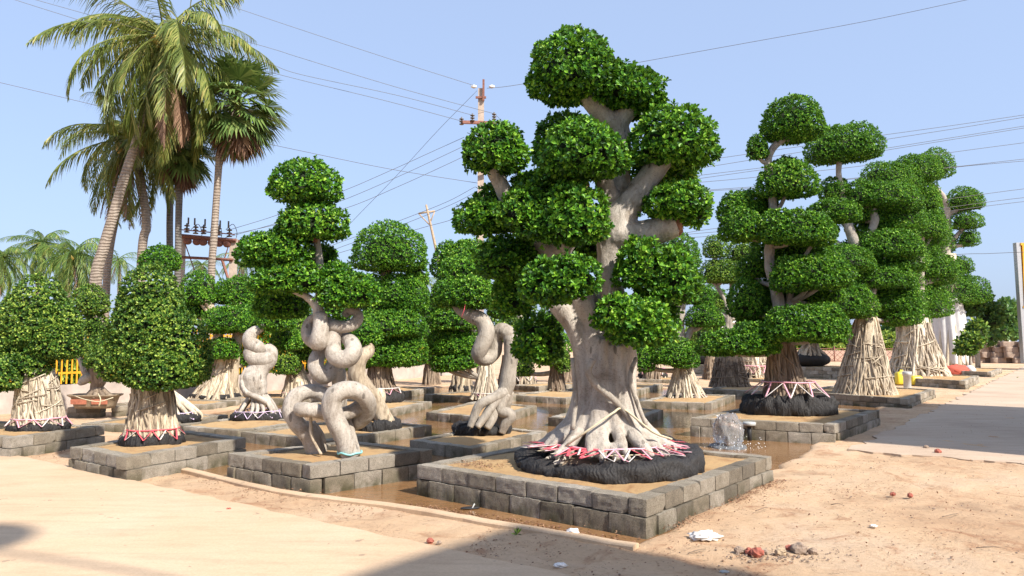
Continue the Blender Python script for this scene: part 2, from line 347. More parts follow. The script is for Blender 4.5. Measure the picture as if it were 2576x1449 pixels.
M['plaster'] = simple('weathered_plaster', (0.42, 0.36, 0.32), 0.9, 0.22, 2.2, 0.4, 0.01)
M['pinkwall'] = simple('pink_wash_wall', (0.52, 0.36, 0.28), 0.9, 0.12, 1.5, 0.2)
M['white_build'] = simple('white_plaster', (0.72, 0.72, 0.70), 0.8, 0.08, 1.5, 0.1)
M['glass'] = simple('dark_window', (0.04, 0.05, 0.06), 0.15, 0.2, 1.0, 0.0)
M['pole'] = simple('pole_concrete', (0.45, 0.36, 0.29), 0.85, 0.22, 5, 0.4)
M['rust'] = simple('rusted_steel', (0.21, 0.085, 0.06), 0.75, 0.35, 16, 0.4)
M['insul'] = simple('brown_insulator', (0.12, 0.10, 0.085), 0.35, 0.3, 20, 0.0)
M['wire'] = simple('aluminium_wire', (0.15, 0.145, 0.15), 0.6, 0.1, 5, 0.0)
M['wood'] = simple('raw_wood', (0.40, 0.30, 0.20), 0.85, 0.3, 12, 0.4)
M['clay'] = simple('glazed_pot', (0.22, 0.165, 0.11), 0.6, 0.3, 12, 0.4)
M['terra'] = simple('terracotta_panel', (0.42, 0.15, 0.09), 0.8, 0.25, 14, 0.3)
M['stone'] = simple('rubble_stone', (0.30, 0.225, 0.175), 0.9, 0.35, 3, 0.8, 0.04)
M['mortar'] = simple('wall_mortar', (0.12, 0.085, 0.065), 0.95, 0.3, 6, 0.6)
M['brick'] = simple('broken_brick', (0.33, 0.10, 0.07), 0.9, 0.35, 20, 0.6)
M['plastic'] = simple('white_plastic', (0.78, 0.74, 0.70), 0.4, 0.08, 20, 0.2)
M['pvc'] = simple('grey_pvc', (0.42, 0.43, 0.42), 0.4, 0.08, 10, 0.05)
M['dryleaf'] = leaf_mat('dry_leaf', [(0.0, (0.10, 0.05, 0.03)), (0.5, (0.24, 0.12, 0.07)), (0.95, (0.40, 0.25, 0.15))], 0.8, 0.1, (0.3, 0.15, 0.05))
M['cloth'] = simple('white_cloth', (0.62, 0.61, 0.60), 0.85, 0.12, 3, 0.3, 0.02)
M['redcloth'] = simple('red_cloth', (0.46, 0.09, 0.055), 0.85, 0.2, 6, 0.3, 0.02)
M['coconut'] = simple('coconut_husk', (0.50, 0.34, 0.08), 0.55, 0.25, 6, 0.2)
M['jerry'] = simple('yellow_jerrycan', (0.72, 0.56, 0.04), 0.4, 0.1, 6, 0.05)
M['blackrub'] = simple('black_rubber', (0.018, 0.018, 0.02), 0.6, 0.2, 10, 0.2)
M['silver'] = simple('galvanised', (0.42, 0.43, 0.44), 0.45, 0.12, 12, 0.1, metal=0.6)
mg, tg, bgp, og = nmat('splashing_water'); bgp.inputs['Base Color'].default_value = (0.93, 0.96, 1, 1); bgp.inputs['Roughness'].default_value = 0.04
bgp.inputs['Transmission Weight'].default_value = 0.85; bgp.inputs['IOR'].default_value = 1.33
nn = noise_tex(tg, 28, 3, 0.6, geo(tg).outputs['Position']); bump(tg, bgp, nn, 0.6, 0.02); M['splash'] = mg
mf, tf, bfp, of = nmat('foam'); bfp.inputs['Base Color'].default_value = (0.85, 0.88, 0.92, 1); bfp.inputs['Roughness'].default_value = 0.3; M['foam'] = mf

# ---------------------------------------------------------------- ground, pond, slabs
POND = [(-4.15, 9.45), (-2.55, 8.0), (-1.05, 7.2), (-0.2, 6.62), (0.55, 6.13), (0.98, 5.9), (1.35, 6.35), (2.7, 8.35), (2.85, 8.9), (3.75, 9.9), (4.5, 11.2), (5.6, 13.0), (7.6, 15.6),
        (9.2, 18.6), (9.5, 22), (6.5, 25.0), (2.0, 27.5), (-2.0, 27.0), (-5.0, 24.0), (-6.4, 20.0), (-6.9, 16.0), (-6.9, 13.3), (-6.1, 11.3), (-5.6, 10.6), (-4.9, 9.9)]
def poly_sd(X, Y, poly):
    """signed distance, negative inside"""
    d = np.full(X.shape, 1e9); ins = np.zeros(X.shape, bool); n = len(poly)
    for i in range(n):
        x0, y0 = poly[i]; x1, y1 = poly[(i+1) % n]; dx, dy = x1-x0, y1-y0
        t = np.clip(((X-x0)*dx+(Y-y0)*dy)/(dx*dx+dy*dy), 0, 1)
        d = np.minimum(d, np.hypot(X-x0-t*dx, Y-y0-t*dy))
        c = ((y0 > Y) != (y1 > Y)) & (X < (x1-x0)*(Y-y0)/((y1-y0) if y1 != y0 else 1e-9)+x0); ins ^= c
    return np.where(ins, -d, d)
def graded(lo, hi, step, far_lo, far_hi, k=1.35):
    a = list(np.arange(lo, hi, step)); s = step
    while a[-1] < far_hi: s *= k; a.append(a[-1]+s)
    s = step; b = []; x = lo
    while x > far_lo: s *= k; x -= s; b.append(x)
    return np.array(b[::-1]+a)
gx = graded(-9, 11, 0.06, -3000, 3000, 1.2); gy = graded(4.2, 24, 0.06, -400, 4000, 1.2)
X, Y = np.meshgrid(gx, gy, indexing='ij')
def vnoise(X, Y, f, seed=0):
    """cheap value noise on arrays"""
    xs, ys = X*f+seed*17.3, Y*f+seed*9.1; xi, yi = np.floor(xs).astype(np.int64), np.floor(ys).astype(np.int64); fx, fy = xs-xi, ys-yi
    fx = fx*fx*(3-2*fx); fy = fy*fy*(3-2*fy)
    def h(a, b):
        v = (a*374761393+b*668265263+seed*1013) & 0x7fffffff; v = ((v ^ (v >> 13))*1274126177) & 0x7fffffff; return (v & 0xffff)/65535.0
    return (h(xi, yi)*(1-fx)+h(xi+1, yi)*fx)*(1-fy)+(h(xi, yi+1)*(1-fx)+h(xi+1, yi+1)*fx)*fy
sd = poly_sd(X, Y, POND)+0.16*(vnoise(X, Y, 2.2, 1)-0.5)
near = np.clip(1.3-np.hypot(X, Y)/40, 0, 1)
Z = 0.012+near*(0.022*(vnoise(X, Y, 1.2, 2)-0.5)+0.02*(vnoise(X, Y, 4.5, 3)-0.5)+0.016*(vnoise(X, Y, 10.5, 4)-0.5))
tt = np.clip(-sd/0.28, 0, 1); Z = Z-tt*0.13+tt*0.05*(vnoise(X, Y, 0.9, 5)-0.5)
nx, ny = X.shape; i, j = np.meshgrid(np.arange(nx-1), np.arange(ny-1), indexing='ij')
gb = MB(); gb.add(np.stack([X, Y, Z], -1).reshape(-1, 3), np.stack([i*ny+j, (i+1)*ny+j, (i+1)*ny+j+1, i*ny+j+1], -1).reshape(-1, 4))
tag(gb.build('ground', M['ground'], origin=(0, 0, 0)), 'sandy ground of the nursery', kind='structure')
wb = MB(); wb.add([(-7.6, 5.6, -0.022), (10.5, 5.6, -0.022), (10.5, 28.5, -0.022), (-7.6, 28.5, -0.022)], np.array([[0, 1, 2, 3]]))
tag(wb.build('water', M['water'], origin=(0, 0, -0.022)), 'shallow muddy water between the planters', kind='structure')
AH = np.array([0.616, 0.788]); BH = np.array([-0.788, 0.616])
def sheet(name, poly, z, th, mat, label, rag=0.02, n=40, seed=0):
    """slab with ragged edges"""
    pts = []
    for k in range(len(poly)):
        a = np.array(poly[k], float); b = np.array(poly[(k+1) % len(poly)], float); L = np.linalg.norm(b-a); m = max(1, min(260, int(L/0.12)))
        nrm = np.array([-(b-a)[1], (b-a)[0]])/L
        for q in range(m):
            t = q/m; p = a*(1-t)+b*t; pts.append(p+nrm*rag*2*(mnoise.noise(Vector((p[0]*3, p[1]*3, seed)))+0.5*mnoise.noise(Vector((p[0]*11, p[1]*11, seed)))))
    pts = np.array(pts); n = len(pts)
    me = bpy.data.meshes.new(name)
    V = [(p[0], p[1], z) for p in pts]+[(p[0], p[1], z-th) for p in pts]
    F = [list(range(n))[::1]]+[[k, k+n, (k+1) % n+n, (k+1) % n] for k in range(n)]
    me.from_pydata(V, [], F); me.materials.append(mat); me.update()
    ar = sum(pts[k][0]*pts[(k+1) % n][1]-pts[(k+1) % n][0]*pts[k][1] for k in range(n))
    if ar < 0: me.flip_normals()
    ob = bpy.data.objects.new(name, me); C.objects.link(ob); return tag(ob, label, kind='structure')
e0 = np.array([-7.5, 10.8]); e1 = np.array([0.38, 5.06]); dd = (e1-e0)/np.linalg.norm(e1-e0)
s0 = e0-dd*9; s1 = e1+dd*3.2; back = np.array([-dd[1], dd[0]])*-1
if back[1] > 0: back = -back
sheet('concrete_yard', [s0, s1, s1+back*9, s0+back*9], 0.045, 0.1, M['slab'], 'smooth tan concrete yard in the left foreground', 0.022, seed=1)
r0 = np.array([6.25, 12.7]); ra = np.array([0.607, 0.795]); rb = np.array([0.795, -0.607])
a0 = r0-ra*5.0; a1 = r0+ra*70
a0 = r0-ra*2.2
sheet('road', [a0, a0+rb*14, a1+rb*14, a1], 0.027, 0.08, M['road'], 'dusty concrete lane along the right side', 0.10, seed=4)
# kerb along the channel
kp = [G(443, 1176, .03), G(692, 1235, .03), G(1006, 1276, .03), G(1225, 1314, .03), G(1447, 1350, .03), G(1600, 1376, .03)]
kb = MB()
kk = crom([(p[0], p[1], 0.0, 1) for p in kp], 8)[:, :2]
kt = np.gradient(kk, axis=0); kt /= np.linalg.norm(kt, axis=1)[:, None]; kn = np.stack([-kt[:, 1], kt[:, 0]], -1)
for q, p in enumerate(kk): kk[q] = p+kn[q]*0.015*mnoise.noise(Vector((p[0]*5, p[1]*5, 0)))
sec = [(-0.055, -0.12), (-0.055, 0.040), (-0.045, 0.05), (0.045, 0.05), (0.055, 0.040), (0.055, -0.12)]
KV = np.array([[[kk[q][0]+kn[q][0]*a, kk[q][1]+kn[q][1]*a, b+0.006*mnoise.noise(Vector((kk[q][0]*6, kk[q][1]*6, b*9)))] for a, b in sec] for q in range(len(kk))])
m_, s_ = KV.shape[:2]; i, j = np.meshgrid(np.arange(m_-1), np.arange(s_-1), indexing='ij')
kb.add(KV.reshape(-1, 3), np.stack([i*s_+j, i*s_+j+1, (i+1)*s_+j+1, (i+1)*s_+j], -1).reshape(-1, 4))
e_ = (m_-1)*s_; kb.add(KV[-1], [np.array([[0, 1, 2, 3], [0, 3, 4, 5]])]); kb.add(KV[0], [np.array([[3, 2, 1, 0], [5, 4, 3, 0]])])
tag(kb.build('kerb', M['slab'], smooth=False), 'low concrete kerb edging the water channel', kind='structure')

# ---------------------------------------------------------------- block planters
def block_variants():
    out = []
    for s in range(8):
        n = (12, 6, 6); V = []; idx = {}; F = []
        def vid(a, b, c):
            k = (a, b, c)
            if k not in idx: idx[k] = len(V); V.append([a/n[0]*2-1, b/n[1]*2-1, c/n[2]*2-1])
            return idx[k]
        for ax in range(3):
            o1, o2 = [q for q in range(3) if q != ax]
            for side in (0, n[ax]):
                for a in range(n[o1]):
                    for b in range(n[o2]):
                        q = []
                        for da, db in ((0, 0), (1, 0), (1, 1), (0, 1)):
                            k = [0, 0, 0]; k[ax] = side; k[o1] = a+da; k[o2] = b+db; q.append(vid(*k))
                        if (side == 0) == (ax != 1): q = q[::-1]
                        F.append(q)
        V = np.array(V); h = np.array([0.15, 0.085, 0.075]); W = V*h
        # rounded arrises
        rb_ = 0.007; inner = np.clip(W, -(h-rb_), h-rb_); dlt = W-inner; L = np.linalg.norm(dlt, axis=1)[:, None]
        W = inner+dlt/np.maximum(L, 1e-9)*np.minimum(L, rb_)
        for q in range(len(W)):
            v = Vector(W[q]*22+s*31.7); W[q] += np.array(mnoise.noise_vector(v))*0.0035+np.array(mnoise.noise_vector(v*0.35))*0.0035
        # a chipped corner on some
        if s % 3 == 0:
            cpt = h*np.array([1, -1, 1 if s % 2 else -1]); dd_ = np.linalg.norm(W-cpt, axis=1)[:, None]; W = np.where(dd_ < 0.05, W+(0-cpt)*0.10*(1-dd_/0.05)*1.4, W)
        me = bpy.data.meshes.new('concrete_block'); me.from_pydata([tuple(w) for w in W], [], F); me.materials.append(M['block'])
        me.polygons.foreach_set('use_smooth', np.zeros(len(F), bool)); me.update(); out.append(me)
    return out
BV = block_variants()
BL, BW, BHt = 0.36, 0.18, 0.15
PGRP = 'block planters set out across the pond'
def planter(label, N, Rr, Lf, h, z_bottom=-0.12, messy=0.0, courses=None):
    N = np.array(N, float); A = np.array(Rr, float)-N; B = np.array(Lf, float)-N
    F4 = N+A+B; cen = N+(A+B)/2
    root = thing('block_planter', (cen[0], cen[1], 0), label, 'planter', PGRP)
    cor = [N, N+A, F4, N+B]
    nc = courses or max(1, round(h/BHt)); bl = bpy.data.objects
    for k in range(nc):
        z1 = h-k*BHt; hh = BHt if (k < nc-1) else (z1-z_bottom)
        zc = z1-hh/2
        for e in range(4):
            a = cor[e]; b = cor[(e+1) % 4]; L = np.linalg.norm(b-a); d = (b-a)/L; inn = np.array([-d[1], d[0]])
            if np.dot(inn, cen-a) < 0: inn = -inn
            st = BW if k % 2 else 0.0; en = L if k % 2 else L-BW    # butt joints alternate at corners
            n = max(1, round((en-st)/BL)); off = 0.0
            xs = list(np.linspace(st, en, n+1))
            for q in range(len(xs)-1):
                w = xs[q+1]-xs[q]; m = (xs[q]+xs[q+1])/2
                jit = random.gauss(0, 0.005)-0.006*k*(-1) if not messy else random.gauss(0, messy)
                pos = a+d*m+inn*(BW/2+abs(jit)*0.5-(0.012*k))
                o = bl.new('concrete_block', BV[random.randrange(8)]); C.objects.link(o); o.parent = root
                o.location = (pos[0]-cen[0], pos[1]-cen[1], zc+random.gauss(0, 0.0015))
                sgn = random.choice((0, math.pi))
                o.rotation_euler = (0, 0, math.atan2(d[1], d[0])+random.gauss(0, 0.009)+sgn)
                o.scale = ((w-0.007)/0.30, random.uniform(0.95, 1.05), (hh-0.004)/BHt*random.uniform(.975, 1.0))
    # soil
    ins = 0.06; na = max(6, int(np.linalg.norm(A)/0.08)); nb = max(6, int(np.linalg.norm(B)/0.08))
    la, lb = np.linalg.norm(A), np.linalg.norm(B)
    ta = np.linspace(ins/la, 1-ins/la, na); tb = np.linspace(ins/lb, 1-ins/lb, nb); TA, TB = np.meshgrid(ta, tb, indexing='ij')
    Pp = N+TA[..., None]*A+TB[..., None]*B
    zz = h-0.035+0.03*(vnoise(Pp[..., 0], Pp[..., 1], 3, 8)-0.5)+0.012*(vnoise(Pp[..., 0], Pp[..., 1], 12, 9)-0.5)+0.03*np.sin(TA*math.pi)*np.sin(TB*math.pi)
    i, j = np.meshgrid(np.arange(na-1), np.arange(nb-1), indexing='ij')
    s = MB(); s.add(np.concatenate([Pp, zz[..., None]], -1).reshape(-1, 3), np.stack([i*nb+j, (i+1)*nb+j, (i+1)*nb+j+1, i*nb+j+1], -1).reshape(-1, 4))
    s.build('soil', M['soil'], root)
    return root, cen
def g2(u, v, z): return G(u, v, z)[:2]
def perp(N, Rr, L):
    d = np.array(Rr)-np.array(N); d = d/np.linalg.norm(d); return np.array(N)+np.array([-d[1], d[0]])*L
def along(N, Lf, L):
    d = np.array(Lf)-np.array(N); d = d/np.linalg.norm(d); return np.array(N)+np.array([d[1], -d[0]])*L
H3, H1 = 0.30, 0.15
def px_planter(label, N, Rr, Lf, h, **kw):
    n = g2(*N, h) if len(N) == 2 else None
    r = g2(*Rr, h) if isinstance(Rr, tuple) else None
    l = g2(*Lf, h) if isinstance(Lf, tuple) else None
    if r is None: r = along(n, l, Rr)
    if l is None: l = perp(n, r, Lf)
    return planter(label, n, r, l, h, **kw)
PL = {}
PL['big'] = px_planter('large two-course grey block planter under the biggest tree', (1627, 1257), (1943, 1147), (1048, 1168), H3)
PL['snake'] = px_planter('two-course block planter holding the knotted looping trunk', (781, 1171), (1089, 1130), (571, 1140), H3)
PL['egg'] = px_planter('block planter with a jutting corner block under the egg-shaped crown', (320, 1150), (621, 1100), (173, 1123), H3, messy=0.012)
PL['left'] = px_planter('two-course block planter at the left edge, under the leftmost tree', (29, 1101), (266, 1070), 2.2, H3)
PL['curl'] = px_planter('low block planter under the fat curled trunk with lilac ribbons', (598, 1083), (790, 1058), 1.75, H1)
PL['net'] = px_planter('low block planter directly behind the knotted trunk', (820, 1108), (1088, 1069), 2.0, H1)
PL['dome'] = px_planter('block planter under the domed tree with the dark trunk', (973, 1032), (1087, 1009), 2.6, H1)
PL['d2'] = px_planter('farther block planter behind the domed tree, near the plaster wall', (1005, 987), (1094, 973), 3.2, H1)
PL['snake2'] = px_planter('shaded low block planter under the S-shaped trunk', (1190, 1127), (1377, 1084), (1029, 1106), H1)
PL['s3'] = px_planter('low block planter in the water behind the S-shaped trunk', (1245, 1053), (1351, 1020), (1071, 1036), H1)
PL['s4'] = px_planter('low block planter under the forked pale-rooted tree', (1215, 1001), 2.4, (1066, 991), H1)
PL['s5'] = px_planter('block planter left of the big trunk, fourth row back', (1424, 1001), 2.4, (1262, 992), H1)
PL['s6'] = px_planter('low block planter half hidden behind the big trunk', (1575, 1066), (1670, 1030), (1377, 1049), H1)
PL['white'] = px_planter('low block planter under the white-rooted tree right of the big trunk', (1790, 1014), (1850, 993), (1608, 1009), H1)
PL['right'] = px_planter('two-course dark block planter beside the bubbling water', (2100, 1068), (2213, 1031), (1736, 1050), H3)
PL['cone'] = px_planter('block planter under the tall cone of hanging roots by the lane', (2284, 1003), (2354, 979), (2010, 984), H1+.1, courses=2)
PL['cone2'] = px_planter('block planter under the second root cone along the lane', (2428, 958), (2463, 945), (2230, 947), H3)
PL['wrap'] = px_planter('farthest lane-side block planter, under the cloth-wrapped trunk', (2494, 936), (2521, 927), (2370, 930), .25, courses=2)
PL['white2'] = px_planter('low block planter behind the egg-shaped crown, with splayed white roots', (395, 1070), (575, 1042), 1.6, H1)
PL['double'] = px_planter('low block planter under the twin-trunked tree', (519, 1018), (605, 1006), 2.4, H1)
PL['basket'] = px_planter('low block planter under the criss-cross basket of roots', (1925, 984), 2.6, (1767, 977), H1)
PL['t24'] = px_planter('sunlit low block planter between the big trunk and the white-rooted tree', (1600, 983), (1668, 965), 2.2, H1)
PL['t27'] = px_planter('far block planter with a ribboned stump left of the big trunk', (1356, 972), 2.6, (1285, 968), H1)
PL['t25'] = px_planter('far block planter with pink-ribboned roots right of the big trunk', (1700, 956), 2.6, (1600, 953), H1)
PL['pink'] = px_planter('far block planter of the pink-ribboned root mass behind the right tree', (1950, 955), 2.6, (1850, 951), H1)
PL['bag'] = px_planter('tall far block planter carrying a black bagged root ball', (2102, 925), 3.0, (1985, 922), .5, courses=3)
PL['bag2'] = px_planter('tall far block planter with a pale-strapped bag, left of the root basket', (1830, 918), 3.0, (1740, 916), .5, courses=3)
PL['t7'] = px_planter('block planter by the plaster wall between the curled and knotted trunks', (800, 1003), (850, 991), 2.4, H1)

# ---------------------------------------------------------------- foliage
def leaves(Pc, Dr, Ax, L, W, six, mbr, mi=0):
    """Pc base points, Dr leaf directions, Ax upper side"""
    wd = np.cross(Dr, Ax); wd /= np.linalg.norm(wd, axis=1)[:, None]+1e-9; up = np.cross(wd, Dr)
    n = len(Pc); L = L[:, None]; W = W[:, None]
    if six:
        q = [Pc, Pc+Dr*L*0.45+wd*W*0.42+up*L*0.07, Pc+Dr*L*0.78+wd*W*0.46+up*L*0.05, Pc+Dr*L*1.0-up*L*0.06, Pc+Dr*L*0.78-wd*W*0.46+up*L*0.05, Pc+Dr*L*0.45-wd*W*0.42+up*L*0.07]
        V = np.stack(q, 1).reshape(-1, 3); b = np.arange(n)[:, None]*6
        F = np.concatenate([b+np.array([[0, 1, 2, 3]]), b+np.array([[0, 3, 4, 5]])])
    else:
        q = [Pc, Pc+Dr*L*0.62+wd*W*0.5+up*L*0.05, Pc+Dr*L, Pc+Dr*L*0.62-wd*W*0.5+up*L*0.05]
        V = np.stack(q, 1).reshape(-1, 3); F = np.arange(n)[:, None]*4+np.array([[0, 1, 2, 3]])
    mbr.add(V, F, mi)
def unit(a): return a/(np.linalg.norm(a, axis=1)[:, None]+1e-9)
def foliage(mb, blobs, leaf, six=False, dens=1.0, per=6, rough=0.13, core=True):
    """blobs: (cx,cy,cz, rx,ry,rup,rdn)"""
    B = np.array(blobs, float)
    for k, b in enumerate(B):
        c = b[:3]; rx, ry, ru, rd_ = b[3:7]
        area = 4*math.pi*(((rx*ry)**1.6+(rx*(ru+rd_)/2)**1.6+(ry*(ru+rd_)/2)**1.6)/3)**(1/1.6)
        n = int(area/(leaf*1.05)**2*dens*1.65)+20
        n0 = n; n = int(n*2.2); i = np.arange(n)+0.5; ph = np.arccos(1-2*i/n); th = math.pi*(1+5**0.5)*i
        D = np.stack([np.cos(th)*np.sin(ph), np.sin(th)*np.sin(ph), np.cos(ph)], -1); D = unit(D+R.normal(0, 0.04, D.shape))
        rz = np.where(D[:, 2] > 0, ru, rd_); rr = np.stack([np.full(n, rx), np.full(n, ry), rz], -1); wgt = np.prod(rr, 1)*np.linalg.norm(D/rr, axis=1)
        wgt = wgt/wgt.sum()*n0; D = D[R.random(n) < wgt]; n = len(D)
        rz = np.where(D[:, 2] > 0, ru, rd_); rr = np.stack([np.full(n, rx), np.full(n, ry), rz], -1)
        # flatter undersides
        lump = 1+rough*(np.array([mnoise.noise(Vector((d[0]*2.3+k*3.1+c[0], d[1]*2.3+c[1], d[2]*2.3))) for d in D])*1.1+np.array([mnoise.noise(Vector((d[0]*6+k*5.1+c[0], d[1]*6, d[2]*6+c[2]))) for d in D])*0.55)
        dep = 1-np.abs(R.normal(0, 0.085, n))
        rho = np.hypot(D[:, 0], D[:, 1]); pe = np.where(D[:, 2] > 0, 2.15, 3.0); se = (rho**pe+np.abs(D[:, 2])**pe)**(-1/pe)
        Pp = c+D*rr*(lump*dep*se)[:, None]
        stray = R.random(n) < 0.05; Nn = unit(D/rr)
        Pp[stray] += Nn[stray]*leaf*R.uniform(0.3, 1.0, (stray.sum(), 1))
        keep = np.ones(n, bool)
        for k2, b2 in enumerate(B):
            if k2 == k: continue
            rz2 = np.where(Pp[:, 2] > b2[2], b2[5], b2[6]); q = ((Pp[:, 0]-b2[0])/b2[3])**2+((Pp[:, 1]-b2[1])/b2[4])**2+((Pp[:, 2]-b2[2])/rz2)**2
            keep &= q > 0.66
        keep &= R.random(n) > 0.02
        Pp, Nn = Pp[keep], Nn[keep]; m = len(Pp)
        if m == 0: continue
        ax = unit(Nn+np.array([0, 0, 0.35])+R.normal(0, 0.35, (m, 3)))
        a = np.where(np.abs(ax[:, 2:3]) < 0.9, np.array([[0, 0, 1.0]]), np.array([[1.0, 0, 0]])); t1 = unit(np.cross(ax, a)); t2 = np.cross(ax, t1)
        ph0 = R.uniform(0, 6.28, m)
        for q in range(per):
            an = ph0+q*2*math.pi*0.382*1.0+R.normal(0, 0.2, m); inc = np.clip(R.normal(0.95 if q else 0.4, 0.25, m), 0.1, 1.5)
            rd2 = t1*np.cos(an)[:, None]+t2*np.sin(an)[:, None]; Dr = unit(ax*np.cos(inc)[:, None]+rd2*np.sin(inc)[:, None])
            Lf = leaf*R.uniform(0.7, 1.15, m)
            leaves(Pp-ax*leaf*0.12*q/per*R.uniform(0, 2, (m, 1)), Dr, ax, Lf, Lf*R.uniform(0.45, 0.62, m), six, mb, 0)
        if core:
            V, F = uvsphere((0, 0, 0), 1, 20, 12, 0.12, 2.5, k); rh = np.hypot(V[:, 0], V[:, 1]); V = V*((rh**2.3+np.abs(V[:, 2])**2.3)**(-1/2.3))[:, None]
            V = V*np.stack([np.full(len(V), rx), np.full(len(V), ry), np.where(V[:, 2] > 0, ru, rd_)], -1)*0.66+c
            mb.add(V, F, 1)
def pxblob(u0, v0, u1, v1, d, flat=0.78, dy=0.88, sh=0.0):
    vc = v0+flat*(v1-v0); c = P((u0+u1)/2, vc, d); rx = S((u1-u0)/2, d); H = S(v1-v0, d)
    return (c[0], c[1], c[2], rx-sh, (rx-sh)*dy, H*flat-sh, max(H*(1-flat)-sh*.8, H*.10))
def strand_trunk(mb, c, h, r0, r1, n=70, sr=0.018, twist=0.25, mi=0, top=None, cross=0, wav=0.35, core=True, pw=1.9):
    """bundle of vertical roots; c base, r0 base radius, r1 top radius"""
    top = np.array(top) if top is not None else np.array([c[0], c[1], c[2]+h]); c = np.array(c, float)
    def axis(t): return c*(1-t)+top*t
    def rad_(t): return r1+(r0-r1)*((1-t)**pw)
    if core:
        pr = []
        ts = np.linspace(0, 1, 14); an = np.linspace(0, 2*math.pi, 28, endpoint=False); V = []
        for t in ts:
            a = axis(t); rr = rad_(t)*0.97
            k = np.array([1+0.13*mnoise.noise(Vector((math.cos(x)*4+c[0], math.sin(x)*4, t*1.3)))+.05*math.sin(x*11+t*3) for x in an])
            V.append(np.stack([a[0]+np.cos(an)*rr*k, a[1]+np.sin(an)*rr*k, np.full(28, a[2])], -1))
        V = np.concatenate(V); i, j = np.meshgrid(np.arange(13), np.arange(28), indexing='ij'); j2 = (j+1) % 28
        mb.add(V, np.stack([i*28+j, i*28+j2, (i+1)*28+j2, (i+1)*28+j], -1).reshape(-1, 4), mi+1)
    for k in range(n):
        a0 = k/n*2*math.pi+R.normal(0, 0.12); t1 = R.uniform(0.35, 1.0); tw = R.normal(0, twist); fr = R.uniform(1.5, 4); s_ = sr*R.uniform(0.5, 1.7); pts = []
        ph = R.uniform(0, 6)
        for t in np.linspace(0, t1, 7):
            a = a0+tw*t+wav*0.25*math.sin(t*fr*2+ph); rr = rad_(t)*R.uniform(0.93, 1.06)+s_*0.35
            if t == 0: rr = rad_(0)*R.uniform(0.95, 1.12)
            p = axis(t); pts.append((p[0]+math.cos(a)*rr, p[1]+math.sin(a)*rr, p[2]-(0.02 if t == 0 else 0), s_*(1.25-0.7*t/t1)))
        V, F = tube(pts, 5, 3, False); mb.add(V, F, mi)
    for k in range(cross):
        t = R.uniform(0.05, 0.85); a = R.uniform(0, 6.28); sp = R.uniform(0.5, 1.6); dt = R.normal(0, 0.12); pts = []
        for q in np.linspace(0, 1, 6):
            tq = np.clip(t+dt*q, 0, 1); rr = rad_(tq)*1.06+sr*0.5; p = axis(tq); pts.append((p[0]+math.cos(a+sp*q)*rr, p[1]+math.sin(a+sp*q)*rr, p[2], sr*0.6*R.uniform(.8, 1.3)))
        V, F = tube(pts, 5, 3, False); mb.add(V, F, mi)
def root_wrap(parent, c, rx, ry, rz, label=None, folds=16, rot=0, ties=5, fill='soil', wide=1.45):
    """black net sleeve stuffed round the root ball: pleated, pinched where it is tied"""
    na, nb = 240, 18; an = np.linspace(0, 2*math.pi, na, endpoint=False); bn = np.linspace(0, 2*math.pi, nb, endpoint=False); V = []
    tp = np.sort(R.uniform(0, 6.283, ties)); tr0 = rz*0.5
    for a in an:
        dt = min(abs((a-q+math.pi) % (2*math.pi)-math.pi) for q in tp); pin = math.exp(-(dt/.07)**2)
        big = mnoise.noise(Vector((math.cos(a)*1.6+c[0], math.sin(a)*1.6+c[1], 1.3)))
        h = tr0*(1+.28*big)*(1-.28*pin); h *= 1+.25*math.cos(a-.2) if fill != 'soil' else 1; w = min(tr0*wide, rx*.3)*(1+.2*big)*(1-.12*pin)
        for b in bn:
            cb, sb = math.cos(b), math.sin(b); e = .72; cc = math.copysign(abs(cb)**e, cb); ss = math.copysign(abs(sb)**e, sb)
            ple = .075*math.sin(a*58+9*mnoise.noise(Vector((a*3, sb, cb)))+sb*3)*(.06+1.3*math.exp(-(dt/.22)**2))
            fold = 1+ple+.28*mnoise.noise(Vector((a*5+sb*1.2, cb*1.4, sb*1.4+c[0])))+.20*mnoise.noise(Vector((a*14-sb*2.5, cb*2, sb*2)))
            ro = rx-w*1.0; x = math.cos(a)*(ro+w*cc*fold); y = math.sin(a)*(ro+w*cc*fold)*ry/rx; z = h*.92+h*ss*fold
            V.append((c[0]+x*math.cos(rot)-y*math.sin(rot), c[1]+x*math.sin(rot)+y*math.cos(rot), c[2]+max(z, -0.02)))
    i, j = np.meshgrid(np.arange(na), np.arange(nb), indexing='ij'); i2, j2 = (i+1) % na, (j+1) % nb
    mb = MB(); mb.add(V, np.stack([i*nb+j, i2*nb+j, i2*nb+j2, i*nb+j2], -1).reshape(-1, 4))
    V2, F2 = uvsphere((c[0], c[1], c[2]+rz*0.25), (rx*0.82, ry*0.82, rz*0.62), 24, 8, 0.1, 3); mb.add(V2, F2, 1)
    return mb.build('root_wrap', [M['net'], M['roots_dark'] if fill != 'soil' else M['soil']], parent)
